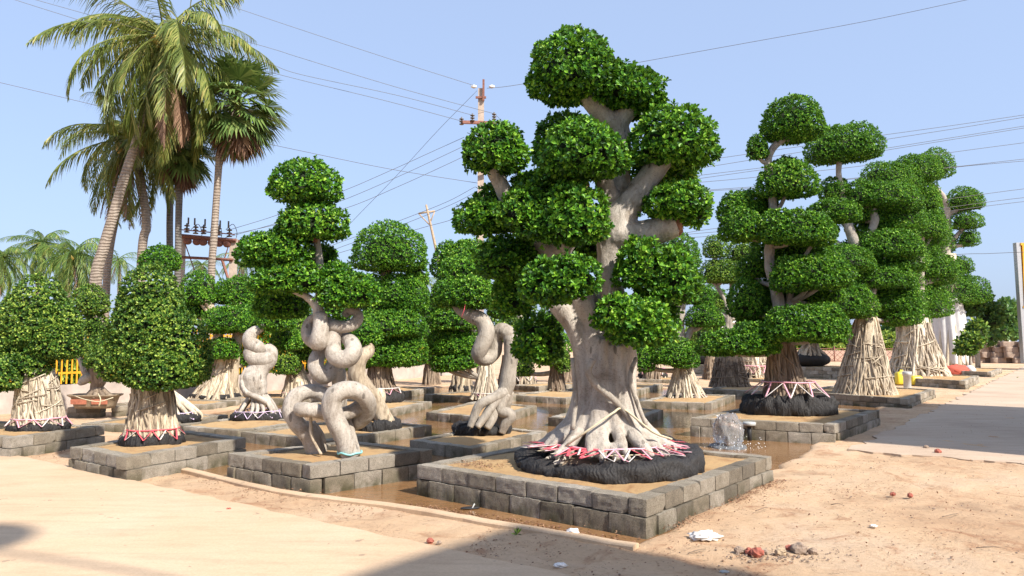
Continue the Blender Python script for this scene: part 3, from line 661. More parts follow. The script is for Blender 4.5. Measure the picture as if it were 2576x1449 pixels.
def ribbons(parent, c, r_in, r_out, z_in, z_out, n, mats, w=0.012, arc=(0, 6.283), sag=0.0, rx=1.0, ry=1.0):
    """zigzag ties between trunk and net; one mesh per colour"""
    g = MB(); names = sorted(set(mats)); a = np.linspace(arc[0], arc[1], n*2+1)
    pts = []
    for k, x in enumerate(a):
        rr, zz = (r_in, z_in) if k % 2 == 0 else (r_out*R.uniform(0.92, 1.05), z_out+R.uniform(-0.02, 0.02))
        x += R.normal(0, 0.04); pts.append(np.array([c[0]+math.cos(x)*rr*rx, c[1]+math.sin(x)*rr*ry, c[2]+zz]))
    for k in range(len(pts)-1):
        mt = mats[R.integers(len(mats))]; p, q = pts[k], pts[k+1]; m = (p+q)/2; m[2] -= sag
        V, F = tube([(*p, w), (*m, w*1.1), (*q, w)], 4, 3, True, flat=0.25); g.add(V, F, names.index(mt))
    if mats:
        mt = mats[0]; ring = [(c[0]+math.cos(x)*r_in*1.02*rx, c[1]+math.sin(x)*r_in*1.02*ry, c[2]+z_in+R.uniform(-.005, .005), w*0.8) for x in np.linspace(arc[0], arc[1], 26)]
        V, F = tube(ring, 4, 2, True); g.add(V, F, names.index(mt))
    g.build('tie_ribbon', [M[k] for k in names], parent)
FG = 'sculpted ficus trees of the nursery'
def pads(parent, lst, d, leaf, mat='leaf', six=False, dens=1.0, per=6, merge=False, rough=0.13):
    """each clipped foliage pad is a part; entries (u0,v0,u1,v1[,doff]) or a list of such for one fused pad"""
    cs = []; leaf = leaf*.76; rough = rough*.8
    for e in lst:
        sub = list(e) if isinstance(e, list) else [e]
        if len(sub) == 2:        # bridge the two lobes so the tier reads as one clipped cloud
            a_, b_ = sub; u0, u1 = min(a_[0], b_[0]), max(a_[2], b_[2]); hgt = min(a_[3]-a_[1], b_[3]-b_[1]); ov = min(a_[3], b_[3])-max(a_[1], b_[1])
            if ov > hgt*.45: vm = (a_[1]+a_[3]+b_[1]+b_[3])/4; w_ = (u1-u0)*.11; sub.append((u0+w_, vm-hgt*.47, u1-w_, vm+hgt*.5, ((a_[4] if len(a_) > 4 else 0)+(b_[4] if len(b_) > 4 else 0))/2))
        bl = [pxblob(*q[:4], d+(q[4] if len(q) > 4 else 0), sh=leaf*(.55 if six else .3)) for q in sub]
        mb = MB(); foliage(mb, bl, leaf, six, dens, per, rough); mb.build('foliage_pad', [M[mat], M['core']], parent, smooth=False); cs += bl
    return cs
def stems(parent, mat, paths, d, sides=9):
    for p in paths:
        pts = []; mb = MB()
        for q in p:
            dd_ = d+(q[3] if len(q) > 3 else 0); w = P(q[0], q[1], dd_); pts.append((w[0], w[1], w[2], S(q[2], dd_)))
        cc = crom(pts, 8)
        for k in range(len(cc)): cc[k, 3] *= 1+.16*mnoise.noise(Vector(cc[k, :3]*5))
        V, F = tube(cc, sides+3, 1, smoothed=False); mb.add(V, F); mb.build('branch', M[mat], parent)
def twigs(parent, mat, cs, ax_pts, r=0.018):
    """link every pad to the nearest point of the stem"""
    A = np.array(ax_pts)
    for b in cs:
        c = np.array(b[:3]); tgt = c-np.array([0, 0, b[6]*0.4]); below = A[A[:, 2] < tgt[2]+0.05]
        if len(below) == 0: below = A
        k = np.argmin(np.linalg.norm(below[:, :3]-tgt, axis=1)); s = below[k][:3]; m = (s+tgt)/2+np.array([0, 0, -0.05])
        V, F = tube([(*s, r*1.5), (*m, r*1.25), (*tgt, r)], 7, 4); mb = MB(); mb.add(V, F); mb.build('branch', M[mat], parent)
#==NEXT==
# ---------------------------------------------------------------- T0 the biggest tree
def loc(cen, z): return (cen[0], cen[1], z)
D0 = 8.1
t = thing('ficus_tree', P(1530, 1135, 8.05)*np.array([1, 1, 0])+np.array([0, 0, .29]), 'biggest ficus, thick pale forked trunk with a black net ring at its foot', 'tree', FG)
tr = MB()
def px_tubes(mb, paths, d, sides=14, n=6, k_=1.0, lump=.10):
    for p in paths:
        pts = []
        for q in p:
            dd_ = d+(q[3] if len(q) > 3 else 0); w = P(q[0], q[1], dd_); pts.append((w[0], w[1], w[2], S(q[2], dd_)*k_))
        cc = crom(pts, n)
        V, F = tube(cc, sides, 1, smoothed=False)
        if len(V) > 60:      # swellings, wrinkles and flats of living wood
            m = len(cc); ctr = np.vstack([np.repeat(cc[:, :3], sides, 0), cc[[0, -1], :3]]); rr_ = np.concatenate([np.repeat(cc[:, 3], sides), cc[[0, -1], 3]])
            h = np.array([mnoise.noise(Vector(v*4.0))*1.0+mnoise.noise(Vector(v*11.0))*.5+.35*mnoise.noise(Vector(v*26.0)) for v in V]); V = V+(V-ctr)*(h*lump)[:, None]
        mb.add(V, F)
T0P = [
 [(1448, 1150, 40), (1462, 1060, 36), (1470, 1000, 32), (1466, 900, 31), (1445, 830, 31), (1412, 778, 26), (1390, 752, 20)],
 [(1500, 1150, 50, -.06), (1500, 1060, 52, -.08), (1506, 1000, 50, -.1), (1514, 900, 50, -.08), (1486, 820, 38), (1466, 765, 30), (1462, 720, 26)],
 [(1562, 1150, 52), (1556, 1060, 50), (1555, 1000, 46), (1556, 900, 48), (1560, 835, 46), (1548, 765, 33), (1532, 705, 29), (1530, 645, 29), (1538, 600, 38), (1552, 560, 42), (1562, 530, 36)],
 [(1600, 1150, 42, .15), (1590, 1060, 34, .15), (1584, 1000, 30, .12), (1582, 900, 26, .1), (1578, 850, 22, .05)],
 [(1525, 1150, 70, .28), (1528, 1000, 54, .28), (1530, 900, 50, .28), (1512, 810, 46, .26), (1470, 740, 36, .28), (1420, 690, 36, .3)],
 [(1450, 765, 36, .3), (1412, 695, 38, .34), (1376, 640, 42, .32), (1333, 590, 30, .26), (1292, 525, 24, .18), (1262, 468, 20, .08), (1238, 415, 20, 0), (1222, 375, 15, 0)],
 [(1345, 600, 15, .26), (1300, 582, 12, .22), (1258, 570, 9, .18)],
 [(1400, 655, 27, .2), (1426, 602, 26, .12), (1450, 555, 22, .08), (1462, 500, 16, .1)],
 [(1548, 565, 42), (1588, 505, 34, -.03), (1630, 452, 30, -.06), (1672, 392, 28, -.1), (1700, 345, 20, -.1)],
 [(1540, 560, 32, 0), (1530, 490, 27, .03), (1514, 440, 24, 0), (1500, 395, 20, -.1)],
 [(1555, 530, 30, .15), (1562, 430, 26, .25), (1560, 345, 27, .2), (1540, 295, 29, .12)],
 [(1545, 310, 27, .15), (1500, 268, 25, .1), (1470, 225, 25, .05), (1455, 180, 20, .05)],
 [(1550, 312, 27, .15), (1580, 278, 24, .1), (1602, 245, 20, .1), (1612, 205, 15, .1)],
 [(1545, 592, 44), (1600, 594, 38, -.05), (1650, 582, 36, -.1), (1694, 562, 35, -.12)],
 [(1560, 800, 30, -.1), (1590, 770, 22, -.2), (1610, 740, 16, -.25)],
]
for q_ in T0P[:5]:
    for k_ in range(len(q_)):
        if q_[k_][1] > 800: q_[k_] = (1521+(q_[k_][0]-1521)*.93, q_[k_][1], q_[k_][2]*.84, *q_[k_][3:])
px_tubes(tr, T0P, D0)
c0 = np.array(t.location)
c0 = c0-np.array([0, 0, .03])
for k in range(24):
    a = k/24*6.283+R.normal(0, .09); rr = R.uniform(.74, .86); r0_ = R.uniform(.055, .10); b_ = R.normal(0, .14); hs = R.uniform(.75, 1.35)
    def rp(r, z, q, w): return (c0[0]-.03+math.cos(a+b_*q)*r, c0[1]+.05+math.sin(a+b_*q)*r, c0[2]+z, w)
    V, F = tube([rp(.22, hs+.1, 0, r0_*.7), rp(.27, hs*.7, .2, r0_*.85), rp(.35, .50, .4, r0_*.9), rp(.48, .36, .6, r0_*.85), rp(.62, .27, .8, r0_*.62), rp(rr-.02, .19, 1, r0_*.34)], 12, 6); tr.add(V, F)
    if k % 2 == 0:
        a2 = a+R.uniform(.1, .25); V, F = tube([(c0[0]+math.cos(a2)*.46, c0[1]+math.sin(a2)*.46, c0[2]+.30, .05), (c0[0]+math.cos(a2+.05)*.62, c0[1]+math.sin(a2+.05)*.62, c0[2]+.15, .04), (c0[0]+math.cos(a2+.1)*.84, c0[1]+math.sin(a2+.1)*.84, c0[2]+.1, .025)], 8, 5); tr.add(V, F)
fuse(tr, 0.020, 'trunk', M['bark'], t, 0.016, 6.0, 1)
mb = MB()
for p in ([(1492, 905, 9, -.42), (1480, 935, 9, -.44), (1500, 968, 10, -.44), (1540, 1002, 9, -.42), (1575, 1040, 7, -.38), (1600, 1085, 6, -.4)],
          [(1600, 900, 5, -.22), (1585, 950, 6, -.3), (1602, 1010, 6, -.3), (1625, 1070, 5, -.35)], [(1440, 900, 5, -.25), (1448, 1000, 6, -.3), (1440, 1080, 6, -.4)]):
    px_tubes(mb, [p], D0, 8)
mb.build('clinging_root', M['bark_grey'], t)
mb = MB(); px_tubes(mb, [[(1425, 1120, 3, -.5), (1480, 1082, 3, -.6), (1540, 1040, 3, -.5), (1570, 1030, 3, -.4), (1640, 1085, 3, -.5), (1690, 1105, 3, -.4)]], D0, 5); mb.build('tie_rope', M['cream'], t)
V, F = uvsphere(P(1702, 560, D0-.12), (S(14, D0), .15, S(34, D0)), 16, 10, .35, 5); mb = MB(); mb.add(V, F); mb.build('cut_stump', M['cut'], t)
V, F = uvsphere(P(1468, 468, D0-.02), (S(16, D0), .1, S(34, D0)), 14, 9, .4, 5); mb = MB(); mb.add(V, F); mb.build('cut_stump', M['cut'], t)
pads(t, [
 (1320, 68, 1570, 252, 0), [(1480, 160, 1680, 272, .05), (1560, 215, 1650, 300, .15)], (1335, 275, 1500, 425, .62), (1347, 293, 1583, 446, -.42), (1572, 262, 1813, 418, -.12), (1560, 372, 1760, 470, .42),
 [(1160, 300, 1335, 430, -.05), (1162, 345, 1225, 405, -.1)], [(1615, 453, 1795, 545, -.2), (1690, 480, 1790, 565, -.2)], [(1245, 470, 1400, 570, -.35), (1340, 455, 1542, 612, -.45), (1290, 515, 1450, 600, -.4)], (1265, 425, 1470, 520, .15),
 (1535, 440, 1600, 510, .5), [(1135, 495, 1290, 585, .15), (1250, 520, 1345, 580, .2)], (1188, 455, 1290, 535, .55), [(1192, 588, 1340, 700, .1), (1270, 600, 1352, 680, .1)],
 [(1298, 645, 1450, 762, -.65), (1370, 632, 1516, 740, -.65)], [(1545, 590, 1680, 700, -.35), (1600, 615, 1770, 765, -.2), (1540, 650, 1640, 720, -.4)], [(1487, 737, 1620, 830, -.62), (1530, 745, 1705, 868, -.55)],
 (1285, 782, 1418, 910, .35), (1440, 555, 1520, 655, .55), (1235, 670, 1345, 790, .45), (1620, 735, 1715, 850, -.05)], D0, 0.082, 'leaf', True, 1.25, 6, rough=0.17)
root_wrap(t, (c0[0]-.0, c0[1], c0[2]-.03), 00.98, 1.02, .25, rot=.4, ties=6, wide=1.25, fill='roots')
ribbons(t, c0, .60, .90, .27, .23, 13, ['pink', 'pink', 'red', 'whiter'], .011, (3.0, 6.6))
ribbons(t, c0, .62, .88, .26, .24, 5, ['red'], .018, (3.0, 4.5))
ribbons(t, c0, .66, .93, .22, .22, 16, ['cream', 'whiter', 'pink'], .007, (2.8, 6.6))

def rel_tree(label, uv, z, cat='tree'):
    g = G(uv[0], uv[1], z); return thing('ficus_tree', g, label, cat, FG), g
# ---------------------------------------------------------------- knotted looping trunk
DS = 8.85
t = thing('ficus_tree', G(862, 1140, .27), 'ficus with a trunk knotted into pale loops over the two-course planter', 'tree', FG)
mb = MB()
px_tubes(mb, [
 # right loop
 [(885, 1150, 27, -.25), (862, 1095, 27, -.28), (838, 1045, 28, -.3), (836, 1005, 28, -.3), (858, 984, 26, -.28), (893, 984, 25, -.2), (920, 1003, 24, -.1), (926, 1032, 23, .05), (905, 1058, 22, .15), (872, 1062, 20, .25), (858, 1040, 20, .3)],
 # cross bar
 [(748, 1030, 17, -.22), (760, 1030, 20, -.24), (800, 1034, 20, -.22), (850, 1044, 20, -.10), (890, 1032, 20, -.02), (915, 1012, 20, .05), (925, 990, 15, .12)],
 # left loop
 [(800, 1150, 26, .0), (782, 1100, 26, .0), (748, 1066, 24, -.05), (733, 1030, 24, -.05), (745, 997, 22, .0), (785, 984, 20, .08), (825, 998, 21, .15), (850, 1020, 21, .2)],
 [(812, 1148, 14, .12), (805, 1100, 14, .1), (780, 1068, 16, .05)], [(775, 1150, 10, .1), (783, 1110, 11, .05), (770, 1080, 12, 0)],
 [(893, 1155, 20, .05), (880, 1100, 18, .05), (868, 1050, 18, .1)],
 # neck and upper coils
 [(852, 1030, 22, .3), (854, 985, 21, .25), (852, 950, 21, .15), (846, 925, 22, .08)],
 [(848, 915, 24, .1), (818, 944, 24, .0), (797, 928, 23, -.02), (797, 900, 21, .06), (815, 872, 20, .15)],
 [(846, 826, 19, .0), (838, 862, 21, -.05), (842, 896, 24, -.12), (872, 903, 25, -.14), (890, 882, 24, -.12), (880, 858, 20, -.02), (862, 850, 14, .1)],
 [(806, 790, 19, -.1), (806, 825, 22, -.14), (803, 856, 26, -.14), (800, 868, 22, -.1)],
 [(800, 868, 20, -.02), (775, 845, 19, .05), (777, 812, 15, .1), (800, 796, 12, .08)],
 [(815, 812, 17, .02), (845, 822, 18, -.04), (880, 820, 17, -.04), (900, 803, 15, 0), (898, 785, 12, .03), (880, 782, 12, .08), (866, 793, 9, .1)],
 [(806, 800, 19, -.1), (795, 768, 14, -.08), (768, 744, 10, -.05), (738, 730, 9, -.02), (720, 712, 7, 0)],
 [(800, 790, 14, 0), (805, 730, 12, .1), (803, 660, 11, .1), (795, 600, 10, .05), (775, 520, 9, 0), (768, 470, 7, 0)],
 [(800, 650, 8, .1), (740, 640, 6, .05), (680, 635, 5, 0)], [(805, 740, 9, 0), (850, 720, 7, 0), (880, 705, 6, 0)]], DS, 22, 9, .9)
mb.build('trunk', M['bark'], t)
mb = MB(); px_tubes(mb, [[(782, 1048, 4, -.15), (783, 1090, 5, -.18), (795, 1120, 4, -.22), (808, 1143, 4, -.3)]], DS, 6); mb.build('hanging_root', M['roots'], t)
cc = P(880, 1138, DS-.25); V, F = tube([(cc[0]+math.cos(a)*.135, cc[1]+math.sin(a)*.135, cc[2]+R.uniform(-.012, .012), .012) for a in np.linspace(0, 6.2, 16)], 5, 2)
mb = MB(); mb.add(V, F); mb.build('tie_ribbon', M['cyan'], t)
V, F = uvsphere(P(792, 600, DS), (.04, .04, .05), 10, 8, .3, 4); mb = MB(); mb.add(V, F); mb.build('cut_stump', M['cut'], t)
pads(t, [(673, 396, 864, 508), [(695, 502, 882, 600), (700, 530, 800, 600)], [(590, 585, 700, 672, .05), (640, 572, 792, 660, -.05)], (770, 606, 855, 690, .35),
         [(622, 664, 740, 738, -.1), (690, 655, 820, 732, -.15)], [(790, 655, 900, 735, .05), (840, 680, 962, 772, -.1), (795, 690, 900, 772, -.15)], (636, 700, 780, 800, .5)], DS, 0.066, 'leaf', True, 1.0, 6)

# ---------------------------------------------------------------- S-shaped trunk
DZ = 11.8
t = thing('ficus_tree', G(1212, 1090, .13), 'ficus with a bare S-shaped grey trunk, left of the biggest tree', 'tree', FG)
mb = MB()
px_tubes(mb, [
 [(1150, 758, 15, .1), (1160, 775, 18, .05), (1185, 792, 19, 0), (1212, 808, 20, -.02), (1224, 835, 20, -.08), (1214, 865, 21, -.12), (1204, 893, 19, -.1), (1222, 903, 17, .0), (1243, 885, 19, .1), (1246, 850, 19, .1), (1262, 832, 19, .04), (1282, 845, 19, -.02), (1287, 885, 19, -.05), (1280, 930, 19, -.05), (1277, 965, 20, -.05), (1268, 990, 18, -.05)],
 [(1272, 985, 15, -.1), (1240, 1002, 13, -.2), (1208, 1018, 12, -.25), (1192, 1048, 10, -.28), (1182, 1075, 8, -.3)],
 [(1268, 990, 12, -.1), (1245, 1015, 10, -.2), (1222, 1045, 10, -.28), (1200, 1075, 8, -.32)], [(1268, 990, 12, 0), (1252, 1020, 11, -.1), (1240, 1050, 11, -.2), (1225, 1078, 9, -.25)],
 [(1272, 990, 14, -.1), (1258, 1030, 14, -.15), (1284, 1045, 15, -.15), (1270, 1070, 12, -.15), (1262, 1090, 9, -.15)], [(1280, 985, 13, 0), (1272, 1020, 13, .05), (1255, 1060, 12, .05), (1250, 1090, 9, 0)],
 [(1255, 1005, 10, .1), (1225, 1035, 9, .1), (1205, 1080, 7, .1)],
 [(1155, 765, 12, .1), (1165, 735, 10, .15), (1175, 705, 8, .2)]], DZ, 18, 8)
mb.build('trunk', M['bark_grey'], t)
mb = MB(); V, F = tube([(*P(1172, 752, DZ-.25), .02), (*P(1168, 778, DZ-.3), .022), (*P(1160, 800, DZ-.28), .01)], 4, 3, flat=.3); mb.add(V, F); mb.build('tie_ribbon', M['red'], t)
wc = np.array(t.location); root_wrap(t, wc+np.array([0, 0, -.02]), .47, .42, .19)
pads(t, [[(1085, 700, 1180, 772, .2), (1140, 690, 1250, 775, -.05)], [(1225, 700, 1300, 800, .3), (1250, 690, 1330, 770, .4)], (1100, 640, 1235, 715, .5)], DZ, 0.062, 'leaf', False, 1.1, 6)

# ---------------------------------------------------------------- generic tree with root-bundle trunk
AXES = {}
def bundle_tree(label, base, z, rb_px, h_top, rt_px, padl, leaf, mat='roots', n=60, sr=.016, stemp=None, leafmat='leaf', six=False, dens=1.0, per=6, cross=0, dark=False, wrap=None, rib=None, dd=None, smat='bark_grey', twist=.25, padd=0.0, rough=.13, pw=1.9):
    g = G(base[0], base[1], z); d = g[1] if dd is None else dd
    g = P(base[0], base[1], d) if dd is not None else g
    g = np.array([g[0], g[1], z]) if dd is None else g
    t = thing('ficus_tree', g, label, 'tree', FG)
    tp = P(h_top[0], h_top[1], d); mb = MB()
    strand_trunk(mb, g, tp[2]-g[2], S(rb_px, d), S(rt_px, d), n, sr, twist, 0, tp, cross, pw=pw)
    axis = [np.array([*(g*(1-k)+tp*k)]) for k in np.linspace(0, 1, 8)]
    for f_ in range(len(mb.F)): mb.F[f_] = (mb.F[f_][0], 0)
    mb.build('trunk', M[mat], t)
    if stemp:
        stems(t, smat, stemp, d)
        for p in stemp: axis += [P(q[0], q[1], d+(q[3] if len(q) > 3 else 0)) for q in p]
    cs = pads(t, padl, d+padd, leaf, leafmat, six, dens, per, rough=rough)
    twigs(t, smat, cs, axis, S(4.5, d))
    if wrap: root_wrap(t, g+np.array([0, 0, -.03]), S(wrap[0], d), S(wrap[0], d)*wrap[1], wrap[2])
    if rib: ribbons(t, g, S(rib[0], d), S(rib[1], d), rib[2], rib[3], rib[4], rib[5], rib[6] if len(rib) > 6 else .01)
    return t
bundle_tree('ficus with one egg-shaped crown, roots tied with red ribbon', (383, 1118), .27, 62, (383, 955), 42,
            [[(292, 660, 460, 850), (272, 720, 485, 930, -.05), (250, 800, 410, 960, -.1), (360, 780, 530, 972, -.1), (320, 850, 500, 978, -.2)]], .058, 'roots', 130, .014, cross=8, pw=1.2, six=True, leafmat='leaf_olive', wrap=(73, 1.0, .18), rib=(60, 76, .21, .10, 11, ['red', 'red', 'whiter'], .011), per=6, rough=.11)
bundle_tree('leftmost ficus, broad domed crown cut by the photo edge, pink ribbons at its foot', (97, 1082), .27, 56, (95, 925), 38,
            [[(5, 692, 180, 880), (-30, 740, 120, 930), (60, 745, 206, 905), (10, 820, 130, 950, -.1)], [(-110, 880, 45, 985, -.5)]], .058, 'roots_white', 120, .014, cross=26, pw=1.0, six=True, leafmat='leaf_olive', wrap=(68, .95, .16), rib=(57, 71, .19, .08, 10, ['pink', 'pink', 'whiter'], .012), per=6, rough=.11)
# fat curled trunk
t = thing('ficus_tree', G(648, 1055, .13), 'ficus with a fat curled bottle trunk on splayed roots tied with lilac ribbons', 'tree', FG); DC = t.location[1]; wc = np.array(t.location)
mb = MB()
px_tubes(mb, [[(654, 1000, 20, 0), (642, 978, 31, 0), (638, 955, 33, 0), (650, 930, 27, .02), (672, 908, 21, .05), (682, 888, 17, .05), (670, 872, 14, .08)],
              [(684, 895, 15, .02), (664, 905, 19, -.02), (642, 903, 20, -.05), (628, 890, 16, -.06), (626, 876, 11, -.04)],
              [(655, 890, 10, .05), (650, 876, 18, -.02), (632, 866, 19, -.04), (628, 848, 17, -.05), (640, 834, 14, -.03), (656, 826, 9, 0), (668, 814, 5, .03), (690, 800, 5, .1)]], DC, 18, 8)
for k in range(17):
    a = k/17*6.28+R.normal(0, .1); rr = R.uniform(.32, .5)
    p0 = P(646+math.cos(a)*12, 985, DC); mb.add(*tube([(p0[0], p0[1]+math.sin(a)*.08, p0[2], .045), (wc[0]+math.cos(a)*rr*.55, wc[1]+math.sin(a)*rr*.5, wc[2]+.36, .042), (wc[0]+math.cos(a+.1)*rr*.85, wc[1]+math.sin(a+.1)*rr*.8, wc[2]+.2, .035), (wc[0]+math.cos(a)*rr, wc[1]+math.sin(a)*rr, wc[2]+.05, .025)], 8, 5))
px_tubes(mb, [[(672, 1012, 7, -.22), (648, 1000, 7, -.27), (618, 985, 6, -.26), (608, 955, 5, -.2), (618, 925, 3, -.16)]], DC, 8)
mb.build('trunk', M['bark'], t); root_wrap(t, wc+np.array([0, 0, -.03]), .50, .45, .17)
ribbons(t, wc, .40, .50, .17, .06, 13, ['lilac', 'whiter', 'lilac'], .010)
pads(t, [(645, 755, 745, 830, .1), (600, 790, 650, 835, .3), (680, 815, 760, 880, .6)], DC, .06, 'leaf', False, 1.0, 6)
# potted bonsai
g = G(238, 1053, 0); DB = g[1]
zt = P(238, 1026, DB)[2]
bt = thing('block_stand', (g[0], g[1], 0), 'stand of short block piers carrying the glazed bonsai pot', 'stand')
for k, (u, w) in enumerate(((193, .26), (228, .50), (296, .52))):
    for q in range(2):
        p = G(u, 1050, 0); o = bpy.data.objects.new('concrete_block', BV[(k+q*3) % 8]); C.objects.link(o); o.parent = bt; hh = zt/2
        o.location = (p[0]-g[0], p[1]-g[1]+(.3 if k == 2 else 0), hh*(q+.5)); o.scale = (w/.3, 1.6, hh/.15); o.rotation_euler = (0, 0, .1*q+(.5 if k == 2 else 0))
pt = thing('bonsai_pot', (g[0], g[1], zt), 'wide brown glazed pot with terracotta panels, roped, standing on block piers', 'pot')
ww = S(61, DB); hp = S(34, DB)
def rectpot(prof, sx, sy, c):
    V = []; n = 40
    for r, z in prof:
        for k in range(n):
            a = k/n*2*math.pi; ca, sa = math.cos(a), math.sin(a); e = .42
            V.append((c[0]+math.copysign(abs(ca)**e, ca)*sx*r, c[1]+math.copysign(abs(sa)**e, sa)*sy*r, c[2]+z))
    m = len(prof); i, j = np.meshgrid(np.arange(m-1), np.arange(n), indexing='ij'); j2 = (j+1) % n
    return V, np.stack([i*n+j, i*n+j2, (i+1)*n+j2, (i+1)*n+j], -1).reshape(-1, 4)
V, F = rectpot([(.01, 0), (.70, 0), (.76, hp*.2), (.76, hp*.24), (.86, hp*.8), (.98, hp*.9), (1.0, hp), (.93, hp), (.88, hp*.8), (.01, hp*.78)], ww, ww*.55, (g[0], g[1], zt)); mb = MB(); mb.add(V, F); mb.build('pot_body', M['clay'], pt)
for sx in (-.42, .42):
    V, F = box((g[0]+sx*ww, g[1]-ww*.55*.83, zt+hp*.5), (ww*.62, .03, hp*.34), tilt=(.16, 0)); mb = MB(); mb.add(V, F); mb.build('pot_panel', M['terra'], pt, smooth=False)
mb = MB(); mb.add(*tube([(*(P(188, 996, DB-.45)), .01), (*P(215, 1005, DB-.52), .01), (*P(250, 1010, DB-.52), .01), (*P(285, 1000, DB-.45), .01)], 5, 4)); mb.add(*tube([(*P(247, 990, DB-.5), .01), (*P(253, 1005, DB-.52), .012), (*P(249, 1022, DB-.5), .018)], 5, 4)); mb.build('tie_rope', M['cream'], pt)
t = thing('bonsai_tree', (g[0], g[1], zt+hp*.8), 'small gnarled bonsai with a pale dead branch, planted in the glazed pot', 'tree', FG)
mb = MB(); px_tubes(mb, [[(245, 1000, 20), (243, 975, 15), (248, 955, 19), (244, 930, 20), (240, 905, 14), (236, 870, 8), (225, 820, 7), (222, 760, 5)]], DB, 14)
for k in range(9):
    a = k/9*6.28; mb.add(*tube([(*P(245, 972, DB), .08), (g[0]+.06+math.cos(a)*.2, g[1]+math.sin(a)*.18, zt+hp*.95, .05), (g[0]+.06+math.cos(a)*.34, g[1]+math.sin(a)*.26, zt+hp*.8, .03)], 7, 4))
mb.build('trunk', M['roots_dark'], t)
mb = MB(); px_tubes(mb, [[(240, 945, 12), (220, 950, 13, -.1), (204, 962, 9, -.15), (198, 966, 3, -.2)], [(228, 948, 11, -.05), (214, 935, 9, -.1), (203, 905, 7, -.05), (193, 885, 7, 0), (190, 868, 4, 0)]], DB, 10); mb.build('dead_branch', M['bark_grey'], t)
pads(t, [(175, 716, 272, 790), (188, 780, 275, 845, .1), (205, 838, 300, 900), (215, 872, 300, 925, -.25)], DB, .062, 'leaf_olive', False, 1.0, 6)
# splayed white roots behind the egg tree
t = thing('ficus_tree', G(428, 1058, .13), 'ficus with splayed white roots and lilac ribbons, mostly hidden behind the egg-shaped crown', 'tree', FG); wc = np.array(t.location); dW = wc[1]
mb = MB()
for k in range(14):
    a = k/14*6.28+R.normal(0, .1); rr = R.uniform(.4, .6)
    mb.add(*tube([(wc[0]-.2+math.cos(a)*.06, wc[1]+math.sin(a)*.06, wc[2]+.62, .06), (wc[0]-.1+math.cos(a)*rr*.5, wc[1]+math.sin(a)*rr*.5, wc[2]+.38, .055), (wc[0]+math.cos(a)*rr*.9, wc[1]+math.sin(a)*rr*.9, wc[2]+.12, .035), (wc[0]+math.cos(a)*rr*.95, wc[1]+math.sin(a)*rr*.95, wc[2]+.0, .02)], 9, 5))
mb.add(*tube([(wc[0]-.2, wc[1], wc[2]+.5, .16), (wc[0]-.25, wc[1], wc[2]+1.2, .13), (wc[0]-.26, wc[1]+.05, wc[2]+2.1, .08), (wc[0]-.18, wc[1]+.2, wc[2]+2.62, .04)], 12, 5))
mb.build('trunk', M['roots_white'], t); root_wrap(t, wc+np.array([0, 0, -.03]), .55, .5, .16); ribbons(t, wc, .42, .55, .16, .03, 9, ['lilac', 'whiter'], .011)
pads(t, [(352, 616, 455, 680, .2)], dW, .06, 'leaf', False, 1.1, 6)
# twin trunked tree
bundle_tree('twin-trunked ficus with flaring root skirts between the egg-shaped crown and the curled trunk', (542, 1000), .12, 58, (572, 885), 22,
            [(453, 679, 545, 766), [(535, 700, 590, 765, .3), (560, 690, 645, 768, .1)], [(504, 770, 610, 838, -.2), (580, 758, 690, 830, -.1)], (518, 848, 602, 902, -.4), (610, 740, 700, 790, .2), (440, 740, 530, 800, .3), (600, 860, 650, 920, .2)], .068,
            'roots', 60, .022, [[(520, 990, 24), (540, 920, 15), (548, 860, 13), (545, 800, 10), (510, 745, 7)], [(570, 990, 24), (588, 920, 14), (596, 850, 12), (600, 790, 10), (610, 740, 7)], [(605, 800, 8), (585, 750, 7), (590, 735, 6)]], 'leaf', wrap=(62, .9, .14), smat='roots', dens=.9)
bundle_tree('ficus between the curled and knotted trunks, cone of twisted roots with pink ribbons', (752, 1000), .12, 42, (740, 895), 16,
            [(683, 785, 792, 880, -.2), (680, 880, 757, 940, -.4), (740, 850, 800, 905, 0), (660, 735, 800, 800, .4), (770, 900, 800, 935, .1)], .07, 'roots', 50, .025, [[(742, 900, 10), (738, 840, 9), (735, 780, 8)]], 'leaf_light', dens=.9, wrap=(44, .9, .18), rib=(40, 48, .15, .05, 8, ['pink', 'whiter'], .012))
bundle_tree('domed ficus with a dark trunk and stacked wide tiers, right of the knotted trunk', (960, 1012), .12, 46, (952, 880), 24,
            [(882, 558, 1078, 682), [(912, 680, 1010, 770), (970, 682, 1078, 788)], [(890, 775, 990, 850, -.3), (960, 775, 1072, 845, -.3)], [(878, 830, 980, 925, .1), (960, 820, 1075, 920, -.1)], (905, 740, 1050, 820, .4), (900, 800, 1060, 880, .4), (1020, 660, 1080, 720, .4)], .07, 'roots_dark', 60, .024,
            [[(950, 890, 20), (955, 820, 16), (965, 740, 14), (975, 660, 12), (978, 610, 8)], [(955, 880, 10), (1000, 850, 8), (1030, 820, 6)], [(950, 870, 10), (915, 845, 8), (900, 820, 6)]], 'leaf', dens=1.0, wrap=(55, .9, .3), rib=(42, 52, .36, .22, 9, ['whiter', 'pink'], .014), smat='roots_dark')
